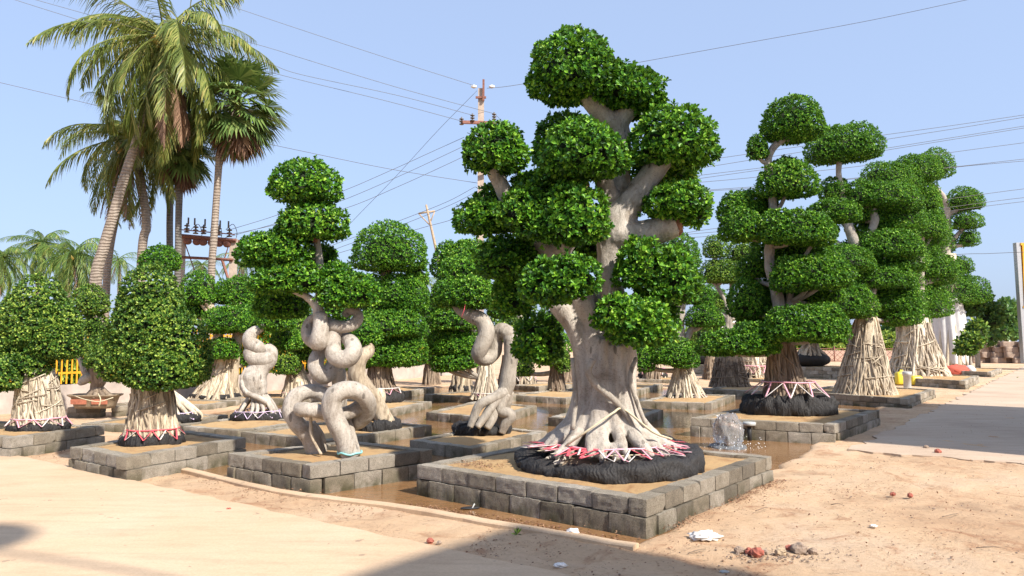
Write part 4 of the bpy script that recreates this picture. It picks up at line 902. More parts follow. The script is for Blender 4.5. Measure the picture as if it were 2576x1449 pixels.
# small stump behind neck of knotted trunk
t = thing('ficus_tree', G(930, 1080, .13), 'stubby ficus with a tan twisted trunk in crumpled black net, behind the knotted loops', 'tree', FG); wc = np.array(t.location); dN = wc[1]
mb = MB(); px_tubes(mb, [[(965, 1060, 18), (935, 1000, 20), (905, 960, 24), (898, 930, 22), (908, 900, 18), (925, 885, 16, .1), (930, 865, 10, .15)], [(925, 1060, 14, .1), (950, 1010, 18, .1), (958, 980, 12, .15)], [(985, 1068, 12), (965, 1030, 12), (940, 990, 14)]], dN, 16, 8); mb.build('trunk', M['roots'], t)
root_wrap(t, wc+np.array([0.1, 0, -.03]), .42, .36, .2); pads(t, [(880, 800, 960, 870, .25)], dN, .062, 'leaf', False, 1.0)
# trees between knotted and biggest
bundle_tree('forked pale-rooted ficus behind the S-shaped trunk, five dark tiers', (1222, 1002), .12, 36, (1225, 900), 14,
            [[(1082, 605, 1180, 700), (1130, 598, 1250, 690)], [(1080, 695, 1170, 775, -.1), (1140, 690, 1250, 775, .1)], (1066, 768, 1210, 828, -.2), [(1068, 824, 1160, 893, -.1), (1130, 830, 1214, 890, -.1)], [(1082, 880, 1150, 935, -.2), (1130, 872, 1205, 925, -.2)], (1090, 560, 1100, 565, .3)][:5], .078, 'roots_white', 50, .03,
            [[(1200, 1000, 12, -.1), (1208, 950, 10, -.05), (1205, 900, 9), (1190, 840, 8), (1170, 760, 8), (1165, 660, 6)], [(1230, 905, 12), (1215, 860, 9), (1200, 800, 8)]], 'leaf', dens=.95, wrap=(36, .9, .2), rib=(34, 40, .15, .06, 8, ['whiter', 'pink'], .012))
bundle_tree('far broad-stump ficus near the plaster wall, left of the S-shaped trunk', (1160, 985), .1, 24, (1165, 900), 18, [(1095, 820, 1200, 880, .2), (1180, 800, 1290, 860, .4)], .1, 'roots', 40, .04, None, 'leaf_olive', dens=.8, wrap=(30, .9, .25), per=5)
bundle_tree('far ribboned ficus stump showing between the S-shaped and biggest trunks', (1318, 965), .12, 28, (1318, 890), 20, [(1262, 790, 1345, 850, .2), (1270, 850, 1335, 905, -.2), (1290, 720, 1350, 790, .5)], .1, 'roots', 45, .035, [[(1318, 895, 10), (1312, 840, 8), (1305, 780, 7)]], 'leaf_olive', dens=.9, per=5, wrap=(32, .9, .22), rib=(28, 34, .3, .12, 8, ['whiter', 'pink'], .018))
bundle_tree('ficus with a loose yellowish root curtain, just left of the biggest trunk', (1402, 984), .12, 22, (1398, 900), 13, [(1342, 858, 1432, 918, -.2), (1290, 900, 1345, 945, .3), (1395, 880, 1435, 935, -.3), (1320, 800, 1400, 860, .3)], .08, 'roots_dark', 40, .025, None, 'leaf_light', dens=.9, per=5, rib=(20, 28, .12, .03, 7, ['cream'], .015))
# right of the biggest
bundle_tree('white-rooted ficus right of the biggest trunk, thin forked stems', (1726, 1000), .12, 48, (1712, 880), 15,
            [(1640, 580, 1762, 680, .3), (1650, 660, 1770, 765, .2), (1723, 765, 1822, 822, -.1), (1745, 720, 1800, 775, .1), [(1635, 855, 1700, 915, -.3), (1680, 850, 1760, 925, -.3)], (1594, 850, 1650, 935, -.2), (1600, 790, 1680, 850, .2)], .066, 'roots_white', 60, .022,
            [[(1715, 890, 15), (1708, 830, 14), (1712, 760, 13), (1700, 700, 10), (1700, 650, 7)], [(1718, 870, 9), (1738, 830, 8), (1752, 790, 6)], [(1706, 840, 8), (1690, 810, 7)]], 'leaf', wrap=(50, .9, .13), dens=.9, rib=(42, 50, .12, .05, 7, ['whiter', 'pink'], .012))
bundle_tree('slim two-stemmed ficus on a criss-cross basket of roots, four small tiers', (1836, 972), .12, 46, (1832, 885), 28,
            [(1767, 588, 1832, 648), (1826, 598, 1910, 656, .1), [(1760, 650, 1825, 712), (1800, 648, 1878, 712)], (1775, 745, 1830, 775, .2), (1840, 760, 1905, 800, .2)], .075, 'roots_dark', 110, .018,
            [[(1822, 890, 8), (1830, 800, 6), (1820, 750, 5.5), (1802, 715, 5), (1795, 660, 4)], [(1838, 890, 8), (1836, 800, 6), (1840, 715, 5), (1835, 660, 5), (1865, 640, 4)]], 'leaf_light', pw=1.1, cross=40, dens=.9, per=5)
bundle_tree('swan-necked ficus in a wide black wrap tied with pink ribbon', (1985, 1042), .27, 68, (1962, 862), 32,
            [[(1912, 236, 2077, 352), (1925, 285, 2060, 356)], (1898, 400, 2062, 497, -.1), [(1803, 478, 1900, 560, .2), (1840, 475, 1928, 550, .3)], (1805, 520, 1925, 607, -.1), [(1903, 520, 2010, 612, -.4), (1990, 525, 2105, 620, -.4)],
             (2025, 498, 2168, 560, .3), [(1935, 640, 2040, 735, -.4), (2010, 632, 2150, 722, -.3)], [(1918, 765, 2040, 858, -.6), (2020, 754, 2137, 862, -.5)], (1826, 695, 1935, 800, .3), [(1750, 830, 1860, 895, -.2), (1820, 808, 1962, 892, -.3)], (1850, 640, 1935, 700, .5), (2040, 700, 2130, 760, .3), (1935, 395, 2020, 430, .4), (1940, 590, 2090, 660, .3), (1850, 700, 1960, 850, .6), (1960, 690, 2080, 770, .4), (1900, 480, 1960, 530, .4), (1885, 565, 2085, 670, .75), (1870, 655, 2100, 775, .85), [(1877, 335, 1935, 400, -.05)]], .064, 'roots_dark', 130, .022,
            [[(1960, 870, 24), (1962, 790, 18), (1950, 720, 15), (1936, 660, 13), (1938, 600, 12), (1945, 540, 11), (1940, 470, 11), (1932, 410, 10), (1945, 372, 9), (1975, 345, 9), (1990, 325, 8)], [(1960, 850, 14), (1985, 760, 10), (1990, 690, 8)], [(1938, 620, 9), (1910, 560, 7), (1880, 545, 6)]], 'leaf', True, 1.0, 6, 6,
            wrap=(116, .75, .38), rib=(62, 100, .60, .36, 12, ['pink', 'pink', 'whiter'], .016))
t = bpy.data.objects.get('ficus_tree')
bundle_tree('tall ficus on the first cone of hanging roots by the lane, flat top pad', (2175, 990), .22, 68, (2178, 795), 24,
            [[(2024, 318, 2150, 410), (2090, 304, 2222, 400)], (2058, 443, 2140, 500, .2), [(2115, 450, 2220, 520), (2190, 450, 2320, 535, .1)], (2030, 545, 2110, 590, .3), [(2140, 572, 2240, 650, .1), (2210, 570, 2323, 650)], (2032, 614, 2200, 685, -.3),
             [(2090, 660, 2200, 730, .2), (2190, 650, 2302, 725, .1)], [(2030, 722, 2130, 800, -.3), (2090, 710, 2207, 800, -.3)], (2195, 712, 2318, 818, .5), (2130, 500, 2200, 560, .5), (2100, 690, 2180, 740, -.1), (2230, 660, 2310, 750, .4), (2180, 540, 2280, 600, .4), (2060, 480, 2160, 560, .5), (2150, 640, 2260, 800, .6), (2100, 740, 2200, 790, .6), (2120, 610, 2230, 670, .3), (2130, 495, 2330, 590, .8), (2080, 590, 2330, 690, .9), (2105, 680, 2320, 790, .95), (2140, 470, 2230, 560, .3)], .074, 'roots', 210, .022,
            [[(2178, 800, 20), (2180, 720, 15), (2160, 640, 13), (2135, 570, 11), (2120, 490, 8), (2110, 440, 7), (2112, 395, 7)], [(2180, 780, 16), (2195, 690, 12), (2190, 600, 11), (2200, 555, 10), (2195, 520, 8)]], 'leaf', cross=44, dens=.9, per=6, pw=1.15)
bundle_tree('second root-cone ficus along the lane, pale smooth flank, clustered top pads', (2310, 945), .27, 66, (2300, 800), 32,
            [[(2163, 405, 2260, 480), (2230, 404, 2320, 484)], [(2245, 386, 2330, 460, .2), (2300, 384, 2372, 455, .3)], (2288, 460, 2366, 530, .3), [(2267, 528, 2330, 600), (2310, 525, 2382, 600)], [(2302, 630, 2370, 700, .2), (2340, 640, 2412, 700, .3)], (2200, 655, 2320, 730, .2), (2210, 730, 2330, 820, .2), (2280, 760, 2340, 830, .1), (2230, 520, 2300, 590, .5), (2170, 440, 2270, 520, .4), (2260, 580, 2360, 660, .5), (2250, 690, 2350, 780, .5), (2320, 470, 2375, 600, .6), (2190, 430, 2360, 530, 1.0), (2230, 520, 2385, 625, 1.0), (2240, 620, 2400, 720, 1.0), (2250, 705, 2390, 800, .9)], .09, 'roots_white', 150, .032,
            [[(2300, 810, 24), (2305, 720, 18), (2310, 640, 15), (2310, 560, 12), (2290, 480, 10)]], 'leaf', cross=20, dens=.85, per=5, pw=1.3, wrap=(68, .9, .3), rib=(62, 68, .35, .14, 10, ['cream', 'whiter'], .02))
bundle_tree('rightmost tall ficus with its foot wrapped in white cloth', (2388, 918), .25, 44, (2375, 640), 26,
            [(2309, 370, 2399, 448), [(2375, 470, 2472, 528), (2400, 478, 2468, 526)], (2385, 530, 2472, 575, -.1), (2405, 568, 2463, 620), (2399, 643, 2448, 687), [(2308, 700, 2400, 775), (2370, 690, 2492, 762)], (2300, 540, 2350, 600, .4), (2310, 560, 2400, 640, .5), (2320, 635, 2430, 715, .5)], .11, 'roots_white', 50, .05,
            [[(2375, 700, 15), (2378, 620, 12), (2382, 540, 9), (2375, 500, 7), (2355, 475, 7), (2330, 450, 6), (2335, 420, 5)], [(2365, 760, 12), (2362, 640, 9), (2366, 560, 7)]], 'leaf', cross=0, dens=.8, per=5)
# cloth round its foot
tw_ = [o for o in bpy.data.objects if o.get('label', '').startswith('rightmost tall')][0]
wc = np.array(tw_.location); dW = wc[1]; rr = S(46, dW); hh = S(150, dW)
V = []; na, nz = 72, 14
for kz in range(nz):
    z = kz/(nz-1)
    for ka in range(na):
        a = ka/na*6.283; r_ = rr*(1.0-.22*z)*(1+.06*math.sin(a*13+z*2)+.10*mnoise.noise(Vector((math.cos(a)*2.5, math.sin(a)*2.5, z*1.2)))); V.append((wc[0]+math.cos(a)*r_, wc[1]+math.sin(a)*r_, wc[2]+.1+z*hh*(1+.12*math.sin(a*3))))
i, j = np.meshgrid(np.arange(nz-1), np.arange(na), indexing='ij'); j2 = (j+1) % na
mb = MB(); mb.add(V, np.stack([i*na+j, i*na+j2, (i+1)*na+j2, (i+1)*na+j], -1).reshape(-1, 4)); mb.build('wrap_cloth', M['cloth'], tw_)
# back-row filler trees
for lab, ub, vb, pd in (('back-row ficus between the twin-trunked and curled trees, dark tiers', 640, 985, [(590, 700, 690, 770), (600, 770, 700, 840), (610, 835, 690, 900)]),
    ('back-row ficus just right of the knotted trunk, half hidden', 868, 978, [(800, 720, 900, 800), (810, 800, 900, 870), (830, 870, 905, 930)]),
    ('back-row ficus filling the gap right of the domed tree', 1085, 968, [(1040, 745, 1120, 800), (1045, 800, 1130, 860), (1060, 860, 1130, 915)]),
    ('back-row ficus behind the S-shaped trunk, right side', 1275, 968, [(1225, 730, 1330, 800), (1235, 800, 1320, 860), (1240, 690, 1310, 740)]),
    ('back-row ficus immediately left of the big trunk', 1420, 962, [(1350, 760, 1430, 830), (1360, 830, 1440, 890)]),
    ('back-row ficus immediately right of the big trunk', 1640, 962, [(1600, 700, 1690, 770), (1610, 770, 1690, 830), (1600, 830, 1680, 890)]),
    ('back-row ficus left of the swan-necked tree', 1790, 955, [(1750, 715, 1830, 770), (1745, 770, 1840, 830)]),
    ('back-row ficus between the first and second root cones', 2262, 938, [(2215, 640, 2290, 700), (2210, 700, 2300, 770), (2225, 770, 2300, 820)])):
    bundle_tree(lab, (ub, vb), .0, 20, (ub, vb-75), 12, pd, .12, 'roots_dark', 30, .035, None, 'leaf', dens=.8, per=5, pw=1.3)
# far stumps and bagged ones
bundle_tree('far ficus with pink-ribboned roots behind the white-rooted tree', (1642, 950), .12, 32, (1640, 880), 16, [(1600, 800, 1660, 860, .5)], .12, 'roots', 36, .035, None, 'leaf_olive', per=4, dens=.7, wrap=(36, .9, .25), rib=(30, 36, .4, .15, 9, ['pink', 'whiter'], .022))
bundle_tree('far pale root mass with pink ribbons, left of the black-wrapped tree', (1893, 950), .12, 42, (1890, 870), 30, [(1850, 820, 1940, 880, .3)], .12, 'roots_white', 60, .03, None, 'leaf_olive', per=4, dens=.7, cross=8, wrap=(44, .9, .3), rib=(42, 46, .5, .2, 12, ['pink'], .022))
def bagged(label, base, z, w, h):
    g = G(base[0], base[1], z); d = g[1]; t = thing('ficus_tree', g, label, 'tree', FG); rx = S(w/2, d); hh = S(h, d)
    V, F = uvsphere((g[0], g[1], g[2]+hh*.45), (rx, rx*.8, hh*.58), 28, 14, .12, 2.5); V[:, 2] = np.maximum(V[:, 2], g[2]); mb = MB(); mb.add(V, F); mb.build('root_wrap', M['net'], t)
    mb = MB(); strand_trunk(mb, g+np.array([0, 0, hh*.7]), hh, rx*.7, rx*.35, 36, .05); mb.build('trunk', [M['roots'], M['roots_dark']], t)
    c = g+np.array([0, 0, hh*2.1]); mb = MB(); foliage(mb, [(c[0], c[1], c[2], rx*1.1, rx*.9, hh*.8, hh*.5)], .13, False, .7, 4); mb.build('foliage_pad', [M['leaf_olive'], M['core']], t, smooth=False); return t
bagged('ficus with bare root fingers in a big black bag on the tall far planter', (2040, 921), .5, 92, 38)
bagged('ficus in a small black bag with a pale strap on the tall far planter', (1775, 916), .5, 56, 36)

# ---------------------------------------------------------------- palms
PG = 'tall palms behind the fence'
def frond(cr, az, el0, L, droop, nl=46, ll=.55, dead=False, w=.03):
    """arched rachis with hanging leaflets"""
    mb = MB(); pts = []; p = np.array(cr, float); e = el0; seg = 14; h = np.array([math.cos(az), math.sin(az), 0])
    for k in range(seg+1):
        pts.append(p.copy()); p = p+(h*math.cos(e)+np.array([0, 0, math.sin(e)]))*L/seg; e -= droop/seg*(0.4+1.3*k/seg)
    pts = np.array(pts); V, F = tube(np.concatenate([pts, np.linspace(w, .006, seg+1)[:, None]], 1), 5, 1, smoothed=False); mb.add(V, F, 0)
    t = np.linspace(.10, 1.0, nl); idx = t*seg; i0 = np.clip(idx.astype(int), 0, seg-1); fr = (idx-i0)[:, None]; B = pts[i0]*(1-fr)+pts[i0+1]*fr; T = unit(pts[i0+1]-pts[i0])
    side = np.cross(T, np.array([0, 0, 1.0])); side = unit(side)
    for s_ in (-1, 1):
        prof = np.sin(np.clip(t*1.05, 0, 1)*math.pi)**.6*.85+.22; l = ll*prof*R.uniform(.8, 1.1, nl)
        D = unit(side*s_*R.uniform(.5, .85, (nl, 1))+T*.62+np.array([0, 0, -1])*R.uniform(.35, 1.15, (nl, 1))+R.normal(0, .08, (nl, 3)))
        D2 = unit(D+np.array([0, 0, -1])*R.uniform(.6, 1.3, (nl, 1))); wd = unit(np.cross(D, T)+1e-4)*.5+unit(np.cross(D, side))*.5; wd = unit(wd)*.0115*R.uniform(.8, 1.3, (nl, 1))*ll/.55
        a = B; b = B+D*l[:, None]*.5; c = b+D2*l[:, None]*.5
        V = np.stack([a-wd*.6, a+wd*.6, b+wd, b-wd, c], 1).reshape(-1, 3); q = np.arange(nl)[:, None]*5
        mb.add(V, [q+np.array([[0, 1, 2, 3]]), q+np.array([[3, 2, 4]])], 0)
    return mb
def coconut(label, trunk_px, d, nf=24, L=3.6, dead=4, ll=.7, split=True, nuts=True, lean=0.0, tmat='palm_bark', spread=1.0, nl=46, leafmat='coco', big=1.0):
    b = trunk_px[0]; g = P(b[0], b[1], d); g0 = np.array([g[0], g[1], 0.0])
    t = thing('coconut_palm', g0, label, 'palm', PG); pts = [(g0[0], g0[1], -.1, S(b[2]*1.15, d))]
    for q in trunk_px: w = P(q[0], q[1], d); pts.append((w[0], w[1], w[2], S(q[2], d)))
    mb = MB(); mb.add(*tube(pts, 14, 8)); mb.build('trunk', M[tmat], t); cr = np.array(pts[-1][:3])
    allm = MB(); rest = []
    for k in range(nf):
        az = k*2.399+R.normal(0, .15); u = (k+.5)/nf; el = 0.95-2.2*u**.8*spread+R.normal(0, .1)
        m = frond(cr+np.array([0, 0, .1*(1-u)]), az, el, L*R.uniform(.85, 1.08)*(1 if u > .12 else .8), 1.2+.7*R.random()-.45*u, nl, ll)
        if split: m.build('frond', M[leafmat], t, smooth=False)
        else:
            for V in m.V: pass
            off = allm.n; allm.V += m.V; allm.F += [(f+off, mi) for f, mi in m.F]; allm.n += m.n
    for k in range(dead):
        m = frond(cr-np.array([0, 0, .15]), R.uniform(0, 6.28), -1.15, L*R.uniform(.75, 1.0), .35, nl, ll*.7)
        if split: m.build('dead_frond', M['coco_dead'], t, smooth=False)
        else: rest.append(m)
    if not split: allm.build('crown', M[leafmat], t, smooth=False)
    if rest:
        a = MB()
        for m in rest: a.V += m.V; a.F += [(f+a.n, mi) for f, mi in m.F]; a.n += m.n
        a.build('dead_frond', M['coco_dead'], t, smooth=False)
    if nuts:
        for k in range(7):
            a = R.uniform(0, 6.28); V, F = uvsphere(cr+np.array([math.cos(a)*.28, math.sin(a)*.28, -.25+R.uniform(-.15, .1)]), (.11, .11, .14), 10, 8); mb = MB(); mb.add(V, F); mb.build('coconut', M['coconut'], t)
    return t
coconut('tallest coconut palm, leaning right, crown cut by the top of the photo', [(240, 716, 14.5), (262, 620, 13), (285, 540, 12), (315, 440, 11.5), (345, 350, 10.5), (372, 280, 11), (396, 200, 10), (412, 95, 9)], 22, 46, 3.85, 10, .9, nl=66, spread=1.05)
coconut('coconut palm with the crooked stem behind the tallest palm, mid-height crown', [(357, 640, 11), (368, 570, 10.5), (362, 500, 10), (345, 420, 9), (326, 350, 8)], 24, 24, 3.0, 6, .75, nl=44)
coconut('slim coconut palm close behind the leaning trunk, crown hidden in the others', [(268, 716, 9), (278, 620, 8.5), (298, 520, 8), (318, 430, 7.5), (318, 330, 7)], 25, 20, 3.0, 3, .7, nl=40)
def fan_palm(label, trunk_px, d, n=34, rl=.95, pet=1.0, dead=8, tmat='palm_bark_dark', split=True):
    b = trunk_px[0]; g = P(b[0], b[1], d); t = thing('fan_palm', (g[0], g[1], 0), label, 'palm', PG); pts = [(g[0], g[1], -.1, S(b[2]*1.2, d))]
    for q in trunk_px: w = P(q[0], q[1], d); pts.append((w[0], w[1], w[2], S(q[2], d)))
    mb = MB(); mb.add(*tube(pts, 12, 6)); mb.build('trunk', M[tmat], t); cr = np.array(pts[-1][:3])
    coll = MB()
    def fan(az, el, dead_):
        m = MB(); h = np.array([math.cos(az), math.sin(az), 0]); dr = h*math.cos(el)+np.array([0, 0, math.sin(el)]); p1 = cr+dr*pet*.6; dr2 = unit((dr+np.array([0, 0, -.25]))[None])[0]; p2 = p1+dr2*pet*.4
        m.add(*tube([(*cr, .03), (*p1, .022), (*p2, .016)], 5, 3)); sd_ = unit(np.cross(dr2, [0, 0, 1.0])[None])[0]; up = np.cross(sd_, dr2); ns = 26; A = np.linspace(-2.2, 2.2, ns)+R.normal(0, .03, ns)
        D = np.cos(A)[:, None]*dr2+np.sin(A)[:, None]*sd_; D = unit(D+up*np.abs(np.sin(A))[:, None]*.25); l = rl*(1-.25*(np.abs(A)/2.2)**2)*R.uniform(.88, 1.05, ns); wdt = np.cross(D, up); wdt = unit(wdt)
        mid = p2+D*l[:, None]*.55; tip = p2+D*l[:, None]+np.array([0, 0, -1])*l[:, None]*R.uniform(.12, .35, (ns, 1)); w_ = l[:, None]*.058
        V = np.stack([np.repeat(p2[None], ns, 0), mid+wdt*w_+up*.02, tip, mid-wdt*w_+up*.02], 1).reshape(-1, 3); m.add(V, np.arange(ns)[:, None]*4+np.array([[0, 1, 2, 3]])); return m
    for k in range(n):
        u = (k+.5)/n; az = k*2.399; m = fan(az, 1.4-2.65*u**.85+R.normal(0, .12), False)
        m.build('fan_leaf', M['fan'], t, smooth=False)
    for k in range(dead): fan(R.uniform(0, 6.28), -1.35+R.normal(0, .12), True).build('dead_fan_leaf', M['coco_dead'], t, smooth=False)
    return t
fan_palm('rightmost tall fan palm with a big round crown on a straight pale trunk', [(532, 692, 9), (538, 600, 9), (546, 480, 8.5), (555, 380, 9), (578, 310, 8), (596, 262, 8)], 23, 56, .86, .95, 14, 'palm_bark')
fan_palm('fan palm with a dark trunk and a skirt of dead leaves, second from right', [(447, 690, 8), (449, 560, 8), (452, 460, 9), (455, 400, 9), (455, 375, 9)], 24, 36, .75, .68, 12)
fan_palm('fan palm with a dark trunk, crown tucked under the coconut fronds', [(426, 690, 8), (427, 560, 8), (429, 440, 8), (425, 330, 8)], 25, 34, .8, .8, 8)
coconut('farther coconut palm with a round yellow-green crown above the leftmost crowns', [(172, 716, 6), (180, 690, 6), (186, 640, 5)], 40, 42, 2.5, 3, .75, False, True, nl=34, leafmat='coco_far')
coconut('far coconut palm at the left edge of the photo', [(-5, 716, 5), (0, 690, 5), (5, 650, 5)], 42, 42, 2.4, 2, .55, False, False, nl=46, leafmat='coco_far')
coconut('far coconut palm half hidden left of the round yellow-green palm', [(95, 716, 5), (100, 680, 5), (105, 612, 5)], 46, 42, 2.6, 2, .55, False, False, nl=46, leafmat='coco_far')
coconut('far small coconut palm just right of the leaning trunk', [(300, 716, 4), (300, 690, 4), (298, 655, 4)], 50, 20, 2.0, 1, .5, False, False, nl=28, leafmat='coco_far')
coconut('far low coconut palm behind the transformer frame', [(508, 716, 4), (508, 700, 4), (508, 668, 4)], 50, 20, 1.9, 1, .5, False, False, nl=28, leafmat='coco_far')
coconut('far feathery palm at the right foot of the transformer frame', [(610, 716, 4), (610, 700, 4), (612, 650, 4)], 46, 22, 2.1, 3, .5, False, False, nl=28, leafmat='coco_far')
coconut('tiny far palm between the domed tree and the S-shaped trunk', [(1072, 740, 3), (1070, 730, 3), (1068, 712, 3)], 60, 18, 1.6, 0, .6, False, False, nl=24, leafmat='coco_far')
#==NEXT2==
# ---------------------------------------------------------------- wall, fence, hedge
w0 = G(-160, 1058, 0)[:2]; w1 = G(1160, 941, 0)[:2]; wl = np.linalg.norm(w1-w0); wd_ = (w1-w0)/wl; wn = np.array([-wd_[1], wd_[0]]); wang = math.atan2(wd_[1], wd_[0])
WH = .58
wt = thing('boundary_wall', (w0[0], w0[1], 0), 'low weathered plaster wall along the left back of the nursery', 'wall')
n = 90; V = []
for k in range(n+1):
    p = w0+wd_*wl*k/n
    for a, z in ((-.09, -.1), (-.09, WH), (.09, WH), (.09, -.1)):
        q = p+wn*a; V.append((q[0]+.006*mnoise.noise(Vector((q[0]*3, q[1]*3, z))), q[1], z+(.012*mnoise.noise(Vector((q[0]*2, q[1]*2, 3))) if z > 0 else 0)))
i, j = np.meshgrid(np.arange(n), np.arange(3), indexing='ij'); mb = MB(); mb.add(V, np.stack([i*4+j, (i+1)*4+j, (i+1)*4+j+1, i*4+j+1], -1).reshape(-1, 4)); mb.build('wall_body', M['plaster'], wt, smooth=False)
ft = thing('picket_fence', (w0[0], w0[1], WH), 'yellow steel bar fence standing on the plaster wall', 'fence')
FH = 1.45; ns = 10
for k in range(ns+1):
    p = w0+wd_*wl*k/ns; mb = MB(); mb.add(*box((p[0], p[1], WH+FH/2+.02), (.06, .06, FH+.04), wang)); mb.build('post', M['yellow'], ft, smooth=False)
for k in range(ns):
    mb = MB(); sl_ = wl/ns
    for z in (.28, FH-.25):
        p = w0+wd_*(k+.5)*sl_; mb.add(*box((p[0], p[1], WH+z), (sl_-.07, .03, .05), wang))
    m_ = int(sl_/.13)
    for q in range(1, m_):
        p = w0+wd_*(k*sl_+q*sl_/m_)-wn*.022; mb.add(*box((p[0], p[1], WH+FH/2+R.normal(0, .003)), (.035, .014, FH-.04), wang))
    mb.build('bar_panel', M['yellow'], ft, smooth=False)
def shrub_row(label, p0, p1, n, h, r, leaf, mat, name='hedge', cat='hedge', dens=.8, core=True):
    p0, p1 = np.array(p0), np.array(p1); t = thing(name, (*(p0+p1)/2, 0), label, cat); bl = []
    for k in range(n):
        p = p0+(p1-p0)*(k+.5)/n+R.normal(0, r*.25, 2); hh = h*R.uniform(.7, 1.15); bl.append((p[0], p[1], hh*.45, r*R.uniform(.8, 1.2), r*R.uniform(.8, 1.1), hh*.55, hh*.5))
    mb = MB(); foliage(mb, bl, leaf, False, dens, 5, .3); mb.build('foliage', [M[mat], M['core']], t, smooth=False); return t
for k in range(5):
    a = w0+wn*1.3+wd_*wl*k/5; b = w0+wn*1.3+wd_*wl*(k+1)/5
    shrub_row(['yellow-green shrubs behind the leftmost stretch of the yellow fence', 'yellow-green shrubs behind the fence beside the bonsai pot', 'yellow-green shrubs behind the fence by the twin-trunked tree', 'yellow-green shrubs behind the fence near the domed tree', 'yellow-green shrubs at the far end of the yellow fence'][k], a, b, 6, 1.8, .75, .13, 'hedge')
# white house glimpsed left
def house(label, u0, u1, v_top, d, dep=6, nwin=3, mat='white_build'):
    a = P(u0, v_top, d); b = P(u1, v_top, d); h = a[2]; w = b[0]-a[0]; c = ((a[0]+b[0])/2, d+dep/2)
    t = thing('house', (c[0], c[1], 0), label, 'house'); mb = MB(); mb.add(*box((c[0], c[1], h/2-.1), (w, dep, h+.2))); mb.build('wall', M[mat], t, smooth=False)
    mb = MB(); mb.add(*box((c[0], c[1], h+.12), (w+.5, dep+.5, .22))); mb.build('roof', M[mat], t, smooth=False)
    for k in range(nwin):
        x = a[0]+w*(k+.5)/nwin; mb = MB(); mb.add(*box((x, d-.012, h*.58), (min(1.2, w/nwin*.5), .05, h*.28))); f = mb.build('window', M['glass'], t, smooth=False)
        mb = MB(); mb.add(*box((x, d-.05, h*.58-h*.15), (min(1.4, w/nwin*.6), .12, .06))); mb.build('sill', M[mat], f, smooth=False)
    return t
house('white building glimpsed through the twin-trunked tree', 585, 660, 752, 52)
house('long low white building far behind the right-hand trees', 2455, 2540, 822, 120, 10, 4)
house('white shed glimpsed between the white-rooted tree and the root basket', 1775, 1850, 812, 70, 6, 2)
# ---------------------------------------------------------------- back boundary
d_ = 58
p0 = G(1560, 908, 0)[:2]; p1 = G(2440, 911, 0)[:2]
bw = thing('low_wall', (*(p0+p1)/2, 0), 'low pink-washed wall behind a diamond mesh fence at the far back', 'wall')
L = np.linalg.norm(p1-p0); an = math.atan2(*(p1-p0)[::-1]); mb = MB(); m_ = (p0+p1)/2; mb.add(*box((m_[0], m_[1]+1.2, .4), (L, .25, 1.0), an)); mb.build('wall_body', M['pinkwall'], bw, smooth=False)
mf_ = thing('mesh_fence', (*(p0+p1)/2, 0), 'rusty diamond mesh fence in front of the pink-washed wall', 'fence')
mb = MB(); hf = 1.05; st = .42; nn_ = int(L/st)
for k in range(nn_):
    for s_ in (0, 1):
        a = p0+(p1-p0)*k/nn_; b = p0+(p1-p0)*min(1, (k+2.5)/nn_)
        if s_: a, b = b, a
        mb.add(*tube([(a[0], a[1]-.1, .05, .018), (b[0], b[1]-.1, hf, .018)], 3, 1, False, False))
mb.add(*tube([(p0[0], p0[1]-.1, .05, .03), (p1[0], p1[1]-.1, .05, .03)], 4, 1, False, False)); mb.add(*tube([(p0[0], p0[1]-.1, hf, .03), (p1[0], p1[1]-.1, hf, .03)], 4, 1, False, False))
mb.build('wire_mesh', M['rust'], mf_)
for k in range(9):
    a = p0+(p1-p0)*k/8; mb = MB(); mb.add(*tube([(a[0], a[1]-.15, -.1, .05), (a[0], a[1]-.15, hf+.2, .05)], 6, 1, True, False)); mb.build('post', M['rust'], mf_)
for k, (a, b, lab) in enumerate(((1560, 1900, 'far yellow-green shrubs behind the mesh fence, left stretch'), (1900, 2130, 'far yellow-green shrubs behind the mesh fence, beside the black-wrapped tree'), (2130, 2440, 'far yellow-green shrubs between the two root cones'))):
    shrub_row(lab, G(a, 904, 0)[:2]+np.array([0, 6]), G(b, 904, 0)[:2]+np.array([0, 6]), 10, 2.7, 1.7, .38, 'hedge', 'shrub', 'shrub', .8)
# rubble wall right
p0 = G(2425, 913, 0)[:2]; p1 = G(2680, 916, 0)[:2]; L = np.linalg.norm(p1-p0); an = math.atan2(*(p1-p0)[::-1]); m_ = (p0+p1)/2
sw = thing('stone_wall', (*m_, 0), 'rubble stone wall at the end of the lane', 'wall'); mb = MB(); mb.add(*box((m_[0], m_[1]+.2, .75), (L, .4, 1.7), an)); mb.build('wall_body', M['mortar'], sw, smooth=False)
mb = MB(); x = 0
for row in range(4):
    x = R.uniform(-.4, 0)
    while x < L:
        w = R.uniform(.5, 1.4); p = p0+(p1-p0)*min(1, (x+w/2)/L); V, F = uvsphere((0, 0, 0), 1, 16, 10, .25, 1.6, x); V = np.clip(V, -.55, .55)*np.array([w*.92, .30, .38]); mb.add(V+np.array([p[0], p[1]-.02, .22+row*.40]), F); x += w
mb.build('rubble_stones', M['stone'], sw)
